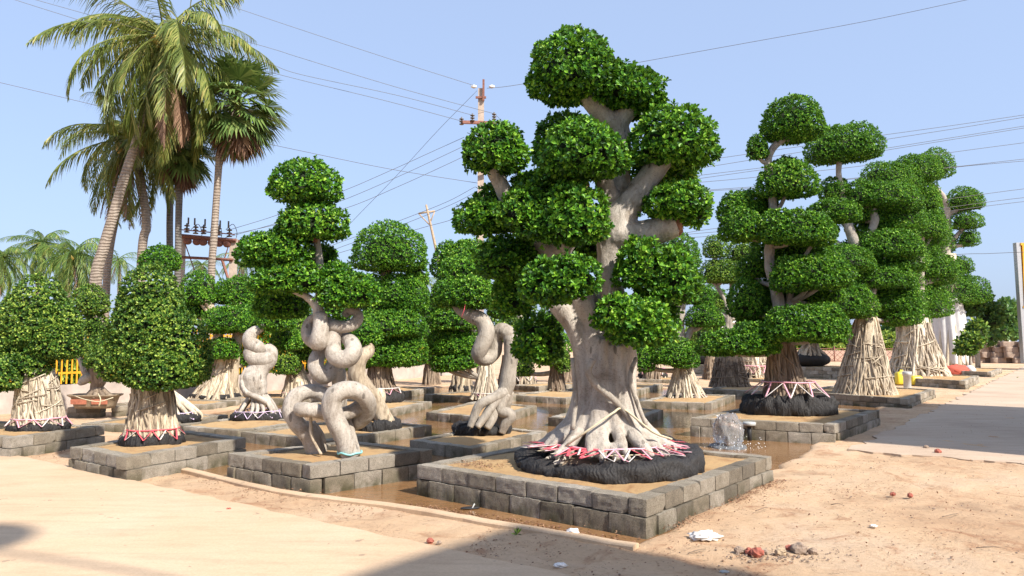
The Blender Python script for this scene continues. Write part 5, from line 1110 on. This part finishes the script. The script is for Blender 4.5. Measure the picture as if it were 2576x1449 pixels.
# far trees right
def far_tree(label, u0, v0, u1, v1, d, leaf=.3, mat='far_leaf'):
    g = P((u0+u1)/2, v1, d); t = thing('broadleaf_tree', (g[0], g[1], 0), label, 'tree', 'leafy trees beyond the lane'); bl = []
    H = v1-v0; W = u1-u0
    for k in range(9):
        cx = u0+W*R.uniform(.18, .82); cv = v0+H*R.uniform(.15, .8); w = W*R.uniform(.25, .4); h = H*R.uniform(.2, .32); bl.append(pxblob(cx-w/2-W*.05, cv-h/2, cx+w/2+W*.05, cv+h/2+H*.05, d+R.uniform(-1, 1)*S(W*.2, d)))
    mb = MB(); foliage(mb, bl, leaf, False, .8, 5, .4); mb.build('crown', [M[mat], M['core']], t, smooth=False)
    c = P((u0+u1)/2, (v0+v1)/2, d); mb = MB(); mb.add(*tube([(g[0], g[1], -.1, S(W*.05, d)), (g[0]*.5+c[0]*.5, c[1], c[2]*.5, S(W*.04, d)), (*c, S(W*.02, d))], 8, 4)); mb.build('trunk', M['bark_grey'], t); return t
far_tree('bushy green tree beside the stone wall, right of the cloth-wrapped trunk', 2395, 735, 2520, 870, 44, .28)
far_tree('smaller shrubby tree spilling over the stone wall', 2400, 800, 2480, 900, 40, .25, 'leaf_olive')
far_tree('hazy far tree left of the yellow hoarding', 2490, 750, 2570, 850, 110, .8)
far_tree('hazy far tree mostly hidden behind the yellow hoarding', 2545, 740, 2640, 860, 115, .8)
far_tree('far grey-green tree behind the two root cones', 2180, 800, 2290, 880, 90, .6)
far_tree('far grey-green tree behind the right-hand row', 2000, 790, 2130, 880, 95, .6)
far_tree('far grey-green tree seen past the white-rooted tree', 1755, 760, 1860, 870, 95, .6)
far_tree('far dark tree over the left end of the yellow fence', 640, 760, 760, 850, 60, .4)
# yellow hoarding
g = P(2600, 905, 42); ht = thing('hoarding', (g[0], 42, 0), 'tall yellow hoarding panel on the right edge of the photo', 'sign')
def slab4(pts, y0, y1):
    V = [(p[0], y0, p[2]) for p in pts]+[(p[0], y1, p[2]) for p in pts]
    return np.array(V), np.array([[0, 1, 2, 3], [7, 6, 5, 4], [0, 4, 5, 1], [1, 5, 6, 2], [2, 6, 7, 3], [3, 7, 4, 0]])
def hp4(u0, u1, v0, v1, u0t, u1t): return [P(u0, v1, 42), P(u1, v1, 42), P(u1t, v0, 42), P(u0t, v0, 42)]
mb = MB(); mb.add(*slab4(hp4(2580, 2720, 616, 908, 2561, 2700), 41.95, 42.1)); mb.build('panel', M['yellow'], ht, smooth=False)
mb = MB(); mb.add(*slab4(hp4(2572, 2581, 611, 914, 2552, 2562), 41.85, 42.15)); mb.build('frame', M['silver'], ht, smooth=False)
mb = MB(); mb.add(*slab4(hp4(2562, 2700, 612, 618, 2562, 2700), 41.8, 42.15)); mb.add(*slab4(hp4(2569, 2708, 770, 775, 2569, 2708), 41.8, 42.0)); mb.add(*slab4(hp4(2572, 2581, 618, 770, 2566, 2573), 41.8, 42.0)); mb.build('cross_rail', M['yellow'], ht, smooth=False)

# ---------------------------------------------------------------- poles
def insulator(mb, c, s=1.0, axis='z'):
    for k in range(3): mb.add(*lathe((c[0], c[1], c[2]+k*.11*s), [(.02, 0), (.09*s, .0), (.10*s, .03*s), (.03*s, .06*s), (.03*s, .11*s)], 10))
DP = 25
up = thing('utility_pole', (*P(1212, 700, DP)[:2], 0), 'square concrete power pole with rusted cross-arm left of the biggest crown', 'pole')
x = P(1210, 300, DP)[0]; zt_ = P(1210, 224, DP)[2]
mb = MB(); V, F = box((x, DP, zt_/2-.3), (.24, .24, zt_+.6)); V[4:, :2] = (V[4:, :2]-np.array([x, DP]))*.82+np.array([x, DP]); mb.add(V, F); mb.build('shaft', M['pole'], up, smooth=False)
za = P(1200, 314, DP)[2]; aa = math.atan2(.22, 1.0)
mb = MB(); mb.add(*box((x-.05, DP-.19, za+.02), (1.3, .1, .1), .5, tilt=(0, -.12))); mb.build('cross_arm', M['rust'], up, smooth=False)
for k, (u, v) in enumerate(((1163, 322), (1190, 313), (1243, 300))):
    q = P(u, v, DP); mb = MB(); insulator(mb, (q[0], DP-.19+(.25 if k == 2 else -.2), q[2]), .8); mb.build('insulator', M['insul'], up)
mb = MB(); mb.add(*box((x+.09, DP-.17, zt_-.1), (.07, .07, .75))); mb.add(*box((x, DP-.155, zt_-.35), (.36, .06, .07))); mb.build('top_bracket', M['rust'], up, smooth=False)
zb = P(1250, 432, DP)[2]; mb = MB(); mb.add(*box((x+.45, DP-.19, zb), (1.3, .09, .09), .3)); mb.build('cross_arm', M['rust'], up, smooth=False)
for u in (1192, 1237):
    q = P(u, 218, DP); mb = MB(); mb.add(*tube([(q[0]-.1, DP, q[2], .03), (q[0], DP, q[2], .07), (q[0]+.1, DP, q[2], .03)], 8, 2)); mb.build('insulator', M['plastic'], up)
# H-frame with switch gear
DH = 26
hp_ = thing('transformer_frame', (*P(522, 700, DH)[:2], 0), 'rusted two-post switch frame with insulators among the palms', 'pole')
for u in (457, 588):
    a = P(u, 608, DH); mb = MB(); mb.add(*box((a[0], DH, a[2]/2), (.22, .2, a[2]+.2))); mb.build('post', M['pole'], hp_, smooth=False)
a = P(452, 594, DH); b = P(598, 607, DH); mb = MB()
for oy in (-.16, .16): mb.add(*tube([(a[0], DH+oy, a[2], .07), (b[0], DH+oy, b[2], .07)], 4, 1, True, False))
mb.add(*tube([(a[0], DH-.3, a[2]+.2, .02), (b[0], DH-.3, b[2]+.2, .02)], 4, 1, True, False)); mb.build('beam', M['rust'], hp_, smooth=False)
for k, u in enumerate((473, 489, 515, 533, 553, 574)):
    q = P(u, 598-14+(u-452)*.09, DH); mb = MB(); insulator(mb, (q[0], DH-.1+.2*(k % 2), q[2]), 1.0); mb.add(*tube([(q[0], DH, q[2]+.3, .03), (q[0], DH, q[2]+.55, .03)], 6, 1)); mb.build('insulator', M['insul'], hp_)
for k, u in enumerate((475, 498, 514, 536, 554, 574)):
    q = P(u, 606+(u-452)*.07, DH); mb = MB(); mb.add(*uvsphere((q[0], DH-.1, q[2]), (.15, .12, .13), 12, 8)); mb.build('insulator', M['rust'], hp_)
for u in (480, 530, 568):
    q = P(u, 578, DH); mb = MB(); mb.add(*tube([(q[0], DH, q[2], .012), (q[0]+.25, DH, q[2]+.2, .012), (q[0]+.4, DH, q[2]-.1, .012), (q[0]+.35, DH, q[2]-.4, .012)], 4, 5)); mb.build('jumper_wire', M['wire'], hp_)
a = P(457, 648, DH); b = P(590, 655, DH); mb = MB(); mb.add(*tube([(a[0], DH-.15, a[2], .05), (b[0], DH-.15, b[2], .05)], 4, 1, True, False)); c = P(562, 652, DH); e = P(577, 700, DH); mb.add(*tube([(c[0], DH-.15, c[2], .05), (e[0], DH-.15, e[2], .05)], 4, 1, True, False))
for (u, v), (u2, v2) in (((466, 606), (492, 680)), ((580, 612), (566, 655))): a = P(u, v, DH); b = P(u2, v2, DH); mb.add(*tube([(a[0], DH-.1, a[2], .02), (b[0], DH-.1, b[2], .02)], 4, 1, True, False))
mb.build('brace', M['rust'], hp_, smooth=False)
DK = 34
a = P(1072, 515, DK); b = P(1103, 655, DK); c = b+(b-a)*1.3
sp = thing('wooden_pole', (c[0], c[1], 0), 'thin leaning wooden pole with a short cross-arm, left of the concrete pole', 'pole'); mb = MB(); bot = a+(b-a)*((a[2])/(a[2]-b[2])); mb.add(*tube([(*a, .05), (*b, .07), (*bot, .09)], 7, 3)); mb.build('shaft', M['wood'], sp)
mb = MB(); q0, q1 = P(1053, 537, DK), P(1094, 531, DK); qm = P(1080, 565, DK); mb.add(*tube([(*q0, .045), (*q1, .045)], 5, 1, True, False)); mb.add(*tube([(*q0, .03), (*qm, .03)], 5, 1, True, False)); mb.add(*tube([(*q1, .03), (*qm, .03)], 5, 1, True, False)); mb.build('cross_arm', M['wood'], sp)
WGp = 'overhead power wires'
def wire(label, pts, d0, d1, th=.62):
    n = len(pts); W = []
    u0, u1 = pts[0][0], pts[-1][0]
    for u, v in pts:
        f = (u-u0)/(u1-u0) if u1 != u0 else 0; d = d0*(1-f)+d1*f; w = P(u, v, d); W.append((w[0], w[1], w[2], S(th, d)))
    mb = MB(); mb.add(*tube(W, 4, 8)); tag(mb.build('power_line', M['wire']), label, 'wire', WGp)
wire('wire crossing the palms, lowest of three to the cross-arm left end', [(-40, -25), (156, 37), (352, 98), (508, 137), (755, 201), (980, 256), (1163, 305)], 20, 25)
wire('wire crossing the palms, middle of three to the cross-arm', [(20, -20), (273, 51), (460, 105), (664, 156), (755, 187), (1000, 240), (1190, 290)], 20, 25)
wire('wire crossing the palms to the right-hand insulator of the cross-arm', [(220, -22), (391, 39), (672, 119), (755, 145), (1000, 220), (1243, 286)], 20, 25)
wire('top wire from the upper frame edge to the tip of the concrete pole', [(480, -20), (535, 0), (755, 74), (980, 148), (1198, 217)], 20, 25)
wire('long sagging wire from the left frame edge through the palms to the pole middle', [(-20, 203), (137, 240), (488, 324), (641, 355), (755, 379), (980, 425), (1204, 461)], 24, 25)
wire('stay wire running steeply down-left from the pole tip', [(1200, 228), (1100, 330), (990, 450), (885, 558), (800, 650)], 25, 30)
wire('upper wire from the switch frame to the concrete pole', [(578, 578), (694, 542), (861, 481), (980, 430), (1097, 377), (1168, 345)], 26, 25)
wire('middle wire from the switch frame to the concrete pole', [(560, 600), (700, 560), (849, 509), (1000, 445), (1132, 384), (1186, 358)], 26, 25)
wire('lower wire from the switch frame to the concrete pole', [(587, 589), (691, 566), (865, 525), (1000, 470), (1132, 410), (1190, 382)], 26, 25)
wire('thin wire by the small wooden pole, upper', [(780, 648), (837, 617), (960, 572), (1052, 537), (1130, 505), (1195, 470)], 38, 30)
wire('thin wire by the small wooden pole, middle', [(790, 650), (851, 624), (1000, 570), (1132, 516), (1195, 484)], 38, 30)
wire('thin wire by the small wooden pole, lowest', [(790, 655), (851, 637), (1045, 578), (1132, 554), (1200, 528)], 38, 30)
wire('short wire from the pole tip behind the biggest crown', [(1225, 222), (1270, 218), (1340, 207), (1480, 182), (1590, 160)], 25, 24)
wire('lone wire rising right of the biggest crown to the top edge', [(1590, 160), (1750, 131), (1900, 104), (2170, 55), (2430, 0), (2500, -16)], 24, 18)
wire('wire running from the right insulator down behind the biggest crown', [(1246, 288), (1300, 342), (1390, 440)], 25, 30)
RW = [([(1700, 415), (1802, 399), (2024, 367), (2212, 341), (2400, 315), (2576, 289), (2640, 279)], 'top wire on the right side of the sky'), ([(1700, 434), (1743, 426), (2024, 381), (2219, 352), (2400, 324), (2576, 295), (2640, 285)], 'second wire from the top on the right side'),
      ([(1700, 452), (1754, 442), (1924, 421), (2045, 403), (2222, 374), (2576, 317), (2640, 306)], 'third wire from the top on the right side'), ([(1700, 458), (1760, 449), (1924, 426), (2045, 410), (2222, 379), (2576, 322), (2640, 311)], 'fourth wire from the top on the right side'),
      ([(1700, 464), (1767, 458), (1899, 446), (2163, 418), (2382, 385), (2576, 359), (2640, 350)], 'fifth wire from the top on the right side'), ([(1700, 485), (1781, 480), (1892, 473), (2150, 448), (2399, 420), (2576, 400), (2640, 393)], 'sixth wire from the top on the right side'),
      ([(1700, 590), (1805, 574), (2100, 540), (2469, 489), (2576, 475), (2640, 467)], 'seventh wire, low on the right side'), ([(1700, 592), (1805, 583), (2100, 560), (2472, 510), (2576, 497), (2640, 490)], 'eighth wire, low on the right side'), ([(1700, 600), (1775, 595), (2100, 570), (2462, 521), (2576, 507), (2640, 499)], 'ninth wire, low on the right side'),
      ([(2200, 655), (2410, 640), (2480, 638), (2552, 635), (2640, 632)], 'single slack cable reaching the yellow hoarding'), ([(1720, 482), (1892, 470), (2150, 450), (2399, 421), (2576, 405), (2640, 400)], 'doubled wire just under the sixth on the right side')]
for p, lab in RW: wire(lab, p, 34, 30, .6)

# ---------------------------------------------------------------- bubbling water and small things
fc = G(1835, 1128, -.03); fc[1] += .05; d_ = fc[1]
ftn = thing('water_spout', (fc[0], fc[1], -.03), 'gushing bubble of clear water beside the black-wrapped tree', 'fountain')
mb = MB(); rr = S(40, d_); hh = S(88, d_)
for k in range(44):
    z = R.random()**.8; a = R.uniform(0, 6.28); r_ = rr*(.82-.22*z)*math.sqrt(R.random()); s_ = rr*R.uniform(.22, .36)*(1-.2*z)
    mb.add(*uvsphere((fc[0]+math.cos(a)*r_-.02*z, fc[1]+math.sin(a)*r_, fc[2]+z*hh*.88), (s_, s_, s_*R.uniform(.9, 1.5)), 12, 9, .3, 3, k))
mb.add(*uvsphere((fc[0], fc[1], fc[2]+hh*.45), (rr*.92, rr*.92, hh*.5), 20, 14, .2, 3)); mb.add(*uvsphere((fc[0], fc[1], fc[2]+.01), (rr*1.15, rr*1.15, .07), 24, 8, .3, 5))
f = fuse(mb, .012, 'water_column', M['splash'], ftn, .008, 22, 2)
mb = MB()
for k in range(60):
    z = R.random(); a = R.uniform(0, 6.28); r_ = rr*(1.02-.25*z)*R.uniform(.8, 1.1); s_ = R.uniform(.003, .009); mb.add(*uvsphere((fc[0]+math.cos(a)*r_, fc[1]+math.sin(a)*r_, fc[2]+z*hh), s_*np.array([1, 1, 1.6]), 6, 4))
for k in range(130):
    a = R.uniform(0, 6.28); r_ = rr*R.uniform(1.0, 2.1); s_ = R.uniform(.003, .008); mb.add(*uvsphere((fc[0]+math.cos(a)*r_+.05, fc[1]+math.sin(a)*r_, fc[2]+abs(R.normal(0, .08))), (s_,)*3, 6, 4))
mb.build('droplets', M['foam'], ftn)['kind'] = 'stuff'
q = G(1886, 1108, -.02); pp = thing('pipe_stub', (q[0], q[1], -.02), 'upright dark pipe with a pale disc cap beside the gushing water', 'pipe'); zc = P(1886, 1066, q[1])[2]
mb = MB(); mb.add(*tube([(q[0], q[1], -.1, .035), (q[0], q[1], zc, .035)], 12, 1)); mb.build('pipe', M['blackrub'], pp)
mb = MB(); mb.add(*lathe((q[0], q[1], zc-.03), [(.0, 0), (.09, 0), (.105, .01), (.105, .05), (.095, .06), (0, .06)], 24)); mb.build('cap', M['pvc'], pp)
q = G(2268, 967, .05); jc = thing('jerrycan', q, 'yellow plastic jerrycan behind the pipe by the root cone', 'can'); s_ = S(14, q[1]); mb = MB(); V, F = rectpot([(.01, 0), (.95, 0), (1, .05), (1, s_*1.9), (.8, s_*2.2), (.3, s_*2.3), (.3, s_*2.6), (.01, s_*2.6)], s_, s_*.7, q); mb.add(V, F); mb.build('can_body', M['jerry'], jc)
mb = MB(); mb.add(*tube([(q[0]-s_*.6, q[1], q[2]+s_*2.1, .02), (q[0]-s_*.2, q[1], q[2]+s_*2.8, .02), (q[0]+s_*.4, q[1], q[2]+s_*2.5, .02)], 6, 4)); mb.build('can_handle', M['blackrub'], jc)
q2 = G(2305, 968, .05); jc2 = thing('jerrycan', q2, 'second yellow can, right of the grey pipe end', 'can'); mb = MB(); V, F = rectpot([(.01, 0), (.95, 0), (1, .05), (1, s_*1.2), (.7, s_*1.6), (.01, s_*1.6)], s_, s_*.7, q2); mb.add(V, F); mb.build('can_body', M['jerry'], jc2)
mb = MB(); mb.add(*box((q2[0], q2[1]-s_*.72, q2[2]+s_*.6), (s_*.9, .02, s_*.7))); mb.build('can_label', M['plastic'], jc2, smooth=False)
q3 = G(2283, 979, .0); pv = thing('pipe_stub', q3, 'fat grey upright pipe end between the yellow cans', 'pipe'); mb = MB(); r_ = S(10, q3[1]); hz = S(44, q3[1]); mb.add(*lathe(q3, [(r_*.9, 0), (r_*.9, hz*.75), (r_*1.1, hz*.76), (r_*1.1, hz), (r_*.95, hz), (r_*.9, hz*.7)], 20)); mb.build('pipe', M['pvc'], pv)
q4 = G(2405, 934, .2); rc = thing('red_cloth', q4, 'red striped cloth draped on the planter under the cloth-wrapped trunk', 'cloth'); V, F = uvsphere(q4+np.array([0, 0, .0]), (S(38, q4[1]), .5, S(16, q4[1])), 30, 10, .25, 4); mb = MB(); mb.add(V, F); mb.build('cloth_heap', M['redcloth'], rc)
mb = MB(); V, F = uvsphere(q4+np.array([.55, -.1, .0]), (S(14, q4[1]), .4, S(15, q4[1])), 20, 8, .3, 4); mb.add(V, F); mb.build('cloth_edge', M['cloth'], rc)
# litter
def crumple(name, label, cat, u, v, s, mat, z=.02, flat=.4, amp=.5):
    p = G(u, v, z); V, F = uvsphere(p+np.array([0, 0, s*flat*.5]), (s, s*.7, s*flat), 26, 16, amp, 3.2, u*.01); mb = MB(); mb.add(V, F); tag(mb.build(name, M[mat]), label, cat)
crumple('plastic_bag', 'crumpled white plastic bag on the sand at the edge of the shade', 'bag', 1775, 1354, .115, 'plastic', .02, .3, .7)
crumple('plastic_bag', 'greyish crumpled wrapper on the kerb in front of the big planter', 'bag', 1441, 1343, .05, 'plastic', .03, .6)
crumple('paper_scrap', 'small white paper scrap in the shaded foreground', 'litter', 1410, 1425, .045, 'plastic', .02, .35)
crumple('paper_scrap', 'white scrap on the sand below the knotted-trunk planter', 'litter', 860, 1352, .02, 'plastic', .02, .4)
crumple('paper_scrap', 'pale pebble-like scrap on the lane', 'litter', 2198, 1325, .03, 'plastic', .04, .4)
crumple('paper_scrap', 'grey scrap in the bottom shade right of centre', 'litter', 1822, 1440, .03, 'pvc', .02, .3)
BG = 'broken bricks and stones on the sand'
for k, (u, v, s, mt, lab) in enumerate(((1905, 1398, .05, 'brick', 'dark red round brick lump at the edge of the shade'), (1885, 1393, .035, 'brick', 'small red lump left of the round brick lump'), (1963, 1396, .045, 'wood', 'short tan cylinder-like stone by the brick lumps'), (1988, 1385, .035, 'brick', 'reddish stone behind the tan one'),
        (2010, 1390, .06, 'stone', 'long brownish stone right of the tan one'), (2045, 1392, .035, 'stone', 'grey stone at the right end of the rubble'), (1860, 1390, .04, 'stone', 'grey flat stone at the left end of the rubble'), (1925, 1392, .025, 'stone', 'tiny pebble between brick lumps'), (2246, 1246, .028, 'brick', 'red brick bit on the sunlit sand'), (2290, 1250, .03, 'brick', 'second red brick bit to its right'),
        (575, 1287, .03, 'brick', 'lone reddish pebble on the sand strip'), (1082, 1365, .03, 'brick', 'small brown pebble on the yard edge'), (1105, 1368, .02, 'stone', 'tiny grey pebble on the yard edge'), (2360, 1140, .05, 'brick', 'reddish lump in the shaded lane'), (2330, 1128, .04, 'stone', 'grey lump in the shaded lane'))):
    p = G(u, v, .02); V, F = uvsphere(p+np.array([0, 0, s*.45]), (s, s*.8, s*.75), 14, 10, .35, 2.2, k*3.3); mb = MB(); mb.add(V, F); tag(mb.build('stone', M[mt], smooth=False), lab, 'stone', BG)
q = G(1183, 1280, -.02); sd2 = MB(); V, F = uvsphere((0, 0, 0), 1, 24, 8); V = V*np.array([.10, .04, .012]); V[:, 0] *= 1; c_, s_ = math.cos(.2), math.sin(.2); V = V@np.array([[c_, s_, 0], [-s_, c_, 0], [0, 0, 1]])+q+np.array([0, 0, .01]); sd2.add(V, F)
so_ = sd2.build('sandal', M['blackrub']); tag(so_, 'dark sandal lying in the channel by the big planter', 'sandal')
mb = MB(); mb.add(*tube([(q[0]+.02, q[1]-.03, q[2]+.01, .006), (q[0]+.04, q[1], q[2]+.045, .008), (q[0]+.03, q[1]+.035, q[2]+.01, .006)], 5, 4)); mb.build('strap', M['pvc'], so_)
# sticks
for k, (u, v, l, a) in enumerate(((1900, 1285, .22, .4), (2090, 1270, .12, -.5), (2370, 1300, .25, .2), (1730, 1392, .2, .3), (2240, 1150, .2, -.3), (2455, 1378, .22, -.4), (1330, 1335, .05, 1.2))):
    p = G(u, v, .03); mb = MB(); mb.add(*tube([(p[0], p[1], p[2], .004), (p[0]+l*.5*math.cos(a), p[1]+l*.5*math.sin(a), p[2]+.02, .004), (p[0]+l*math.cos(a+.3), p[1]+l*math.sin(a+.3), p[2], .002)], 5, 4)); tag(mb.build('twig', M['roots_dark']), ['bent twig on the sunlit sand right of the big planter', 'short twig on the sand beyond the bag', 'long twig on the right-hand lane', 'curled twig in the foreground shade', 'twig on the shaded lane', 'twig near the right end of the frame', 'dry grass stalk on the kerb'][k], 'twig', 'dry twigs on the ground')
# dry leaves
def litter(label, n, region, s=(.012, .03), zf=None):
    mb = MB(); pts = region(n); m = len(pts)
    ax = unit(np.array([0, 0, 1.0])+R.normal(0, .3, (m, 3))); D = unit(np.cross(ax, R.normal(0, 1, (m, 3)))); L = R.uniform(s[0], s[1], m); leaves(pts, D, ax, L, L*.55, False, mb); o = mb.build('dry_leaves', M['dryleaf'], smooth=False); tag(o, label, 'leaf litter', kind='stuff')
def gz(x, y): return np.interp(0, [0, 1], [0, 1])+.026
def along_edge(a, b, w, n, z=.026, clump=6):
    a, b = np.array(a), np.array(b); d = b-a; nn2 = np.array([-d[1], d[0]])/np.linalg.norm(d)
    t = np.clip(R.choice(R.random(clump*3), n)+R.normal(0, .05, n), 0, 1); p = a+d*t[:, None]+nn2*R.normal(0, w, (n, 1)); return np.concatenate([p, np.full((n, 1), z)], 1)
Nb = g2(1635, 1350, 0); Rb = g2(1945, 1213, 0)
litter('dry leaves heaped along the right foot of the big planter', 1, lambda n: np.concatenate([along_edge(Nb+np.array([.06, -.04]), Rb+np.array([.06, -.04]), .05, 900, .03), along_edge(Nb+np.array([.2, -.1]), Rb+np.array([.2, -.1]), .12, 220, .026)]))
litter('dry leaves floating in the channel before the big planter', 1, lambda n: along_edge(g2(1010, 1262, 0), g2(1590, 1362, 0), .07, 1500, -.016))
litter('dry leaves on the sand inside the big planter', 1, lambda n: along_edge(g2(1150, 1160, .3), g2(1260, 1175, .3), .10, 320, .295))
litter('dry leaves scattered on the sand strip beside the yard', 1, lambda n: np.concatenate([along_edge(g2(470, 1195, 0), g2(1150, 1330, 0), .22, 900, .026, 9), along_edge(g2(1200, 1370, 0), g2(2000, 1420, 0), .35, 500, .026, 9)]))
litter('dry leaves in the wet gap between the two left planters', 1, lambda n: along_edge(g2(170, 1160, 0), g2(330, 1120, 0), .3, 700, .02))
litter('dry leaves and grit scattered over the right-hand lane', 1, lambda n: np.concatenate([np.stack([R.uniform(1.6, 7, 900), R.uniform(4.6, 10, 900), np.full(900, .028)], 1), np.stack([R.uniform(4, 14, 600), R.uniform(9, 20, 600), np.full(600, .05)], 1), along_edge((3.0, 5.2), (4.2, 9.5), .45, 700, .032, 12)]), s=(.006, .03))
mb = MB()
for k in range(700):
    x, y = R.uniform(-1.0, 7.5), R.uniform(4.6, 11)
    if k % 3 == 0: q_ = P(R.uniform(1850, 2080), R.uniform(1380, 1405), 5.6); q_ = G(R.normal(1960, 70), R.normal(1396, 9), .02); x, y = q_[0], q_[1]
    if poly_sd(np.array([x]), np.array([y]), POND)[0] < .3 or (x < 3 and y > 6.2+x*.75): continue
    sz = R.uniform(.003, .011)*(1.5 if R.random() < .1 else 1); V, F = uvsphere((x, y, .022), (sz, sz*.8, sz*.6), 6, 4, .3, 2, k); mb.add(V, F)
tag(mb.build('gravel', M['stone'], smooth=False), 'scattered grit and small pebbles on the sand', 'gravel', kind='stuff')
# weeds
for k, (u, v, z) in enumerate(((1495, 1180, .30), (1300, 1345, .02), (2560, 950, .03))):
    p = G(u, v, z); mb = MB(); m = 14; D = unit(np.array([0, 0, .8])+R.normal(0, .6, (m, 3))); leaves(np.repeat(p[None], m, 0), D, unit(np.cross(D, R.normal(0, 1, (m, 3)))), R.uniform(.03, .08, m), R.uniform(.01, .02, m), False, mb)
    tag(mb.build('weed', M['leaf_light'], smooth=False), ['tiny green weed in the sand of the big planter', 'thin weed on the kerb of the channel', 'green weed tuft by the far lane edge'][k], 'weed')
# ---------------------------------------------------------------- buildings outside the frame that throw the foreground shade
def gbuilding(label, corner, la, lb, H):
    c = np.array(corner, float); A = -AH*la; Bv = -BH*lb; cen = c+(A+Bv)/2; an = math.atan2(AH[1], AH[0])
    t = thing('building', (cen[0], cen[1], 0), label, 'building'); mb = MB(); mb.add(*box((cen[0], cen[1], H/2-.2), (la-.4, lb-.4, H-.05), an)); mb.build('wall', M['white_build'], t, smooth=False)
    mb = MB(); mb.add(*box((cen[0], cen[1], H-.1), (la, lb, .2), an)); mb.build('roof', M['plaster'], t, smooth=False)
    for k in range(3):
        p = c+A*(k+.5)/3-BH*.2+BH*.03; mb = MB(); mb.add(*box((p[0], p[1], 1.5), (1.2, .06, 1.2), an)); mb.build('window', M['glass'], t, smooth=False)
cot = 1/math.tan(SUN_EL)
off = np.array(SH)*6*cot
gbuilding('pale nursery building behind and right of the camera', np.array([0.0, 6.5])+off, 16, 9, 6.0)
cB = np.array([4.6, 12.5])+AH*9.0+off
gbuilding('pale building off the right side of the lane', cB, 9.0, 7, 6.0)

dp_ = np.array([-4.35, 5.85])+np.array(SH)*7.5*cot  # unseen plate added only to drop a round shadow on the yard
dt = thing('shadow_disc', (dp_[0], dp_[1], 7.5), 'unseen round plate on an arm, added to cast a round shadow on the yard', 'shadow_caster')
mb = MB(); mb.add(*lathe((dp_[0], dp_[1], 7.45), [(0, 0), (.3, .03), (.55, .12), (.58, .14), (.55, .15), (.28, .07), (0, .04)], 28)); mb.build('disc_plate', M['silver'], dt)
mb = MB(); mb.add(*tube([(dp_[0], dp_[1], 7.44, .03), (dp_[0]+1.2, dp_[1]-.2, 6.9, .03), (dp_[0]+2.6, dp_[1]-.6, 6.1, .03)], 8, 4)); mb.build('disc_arm', M['rust'], dt)
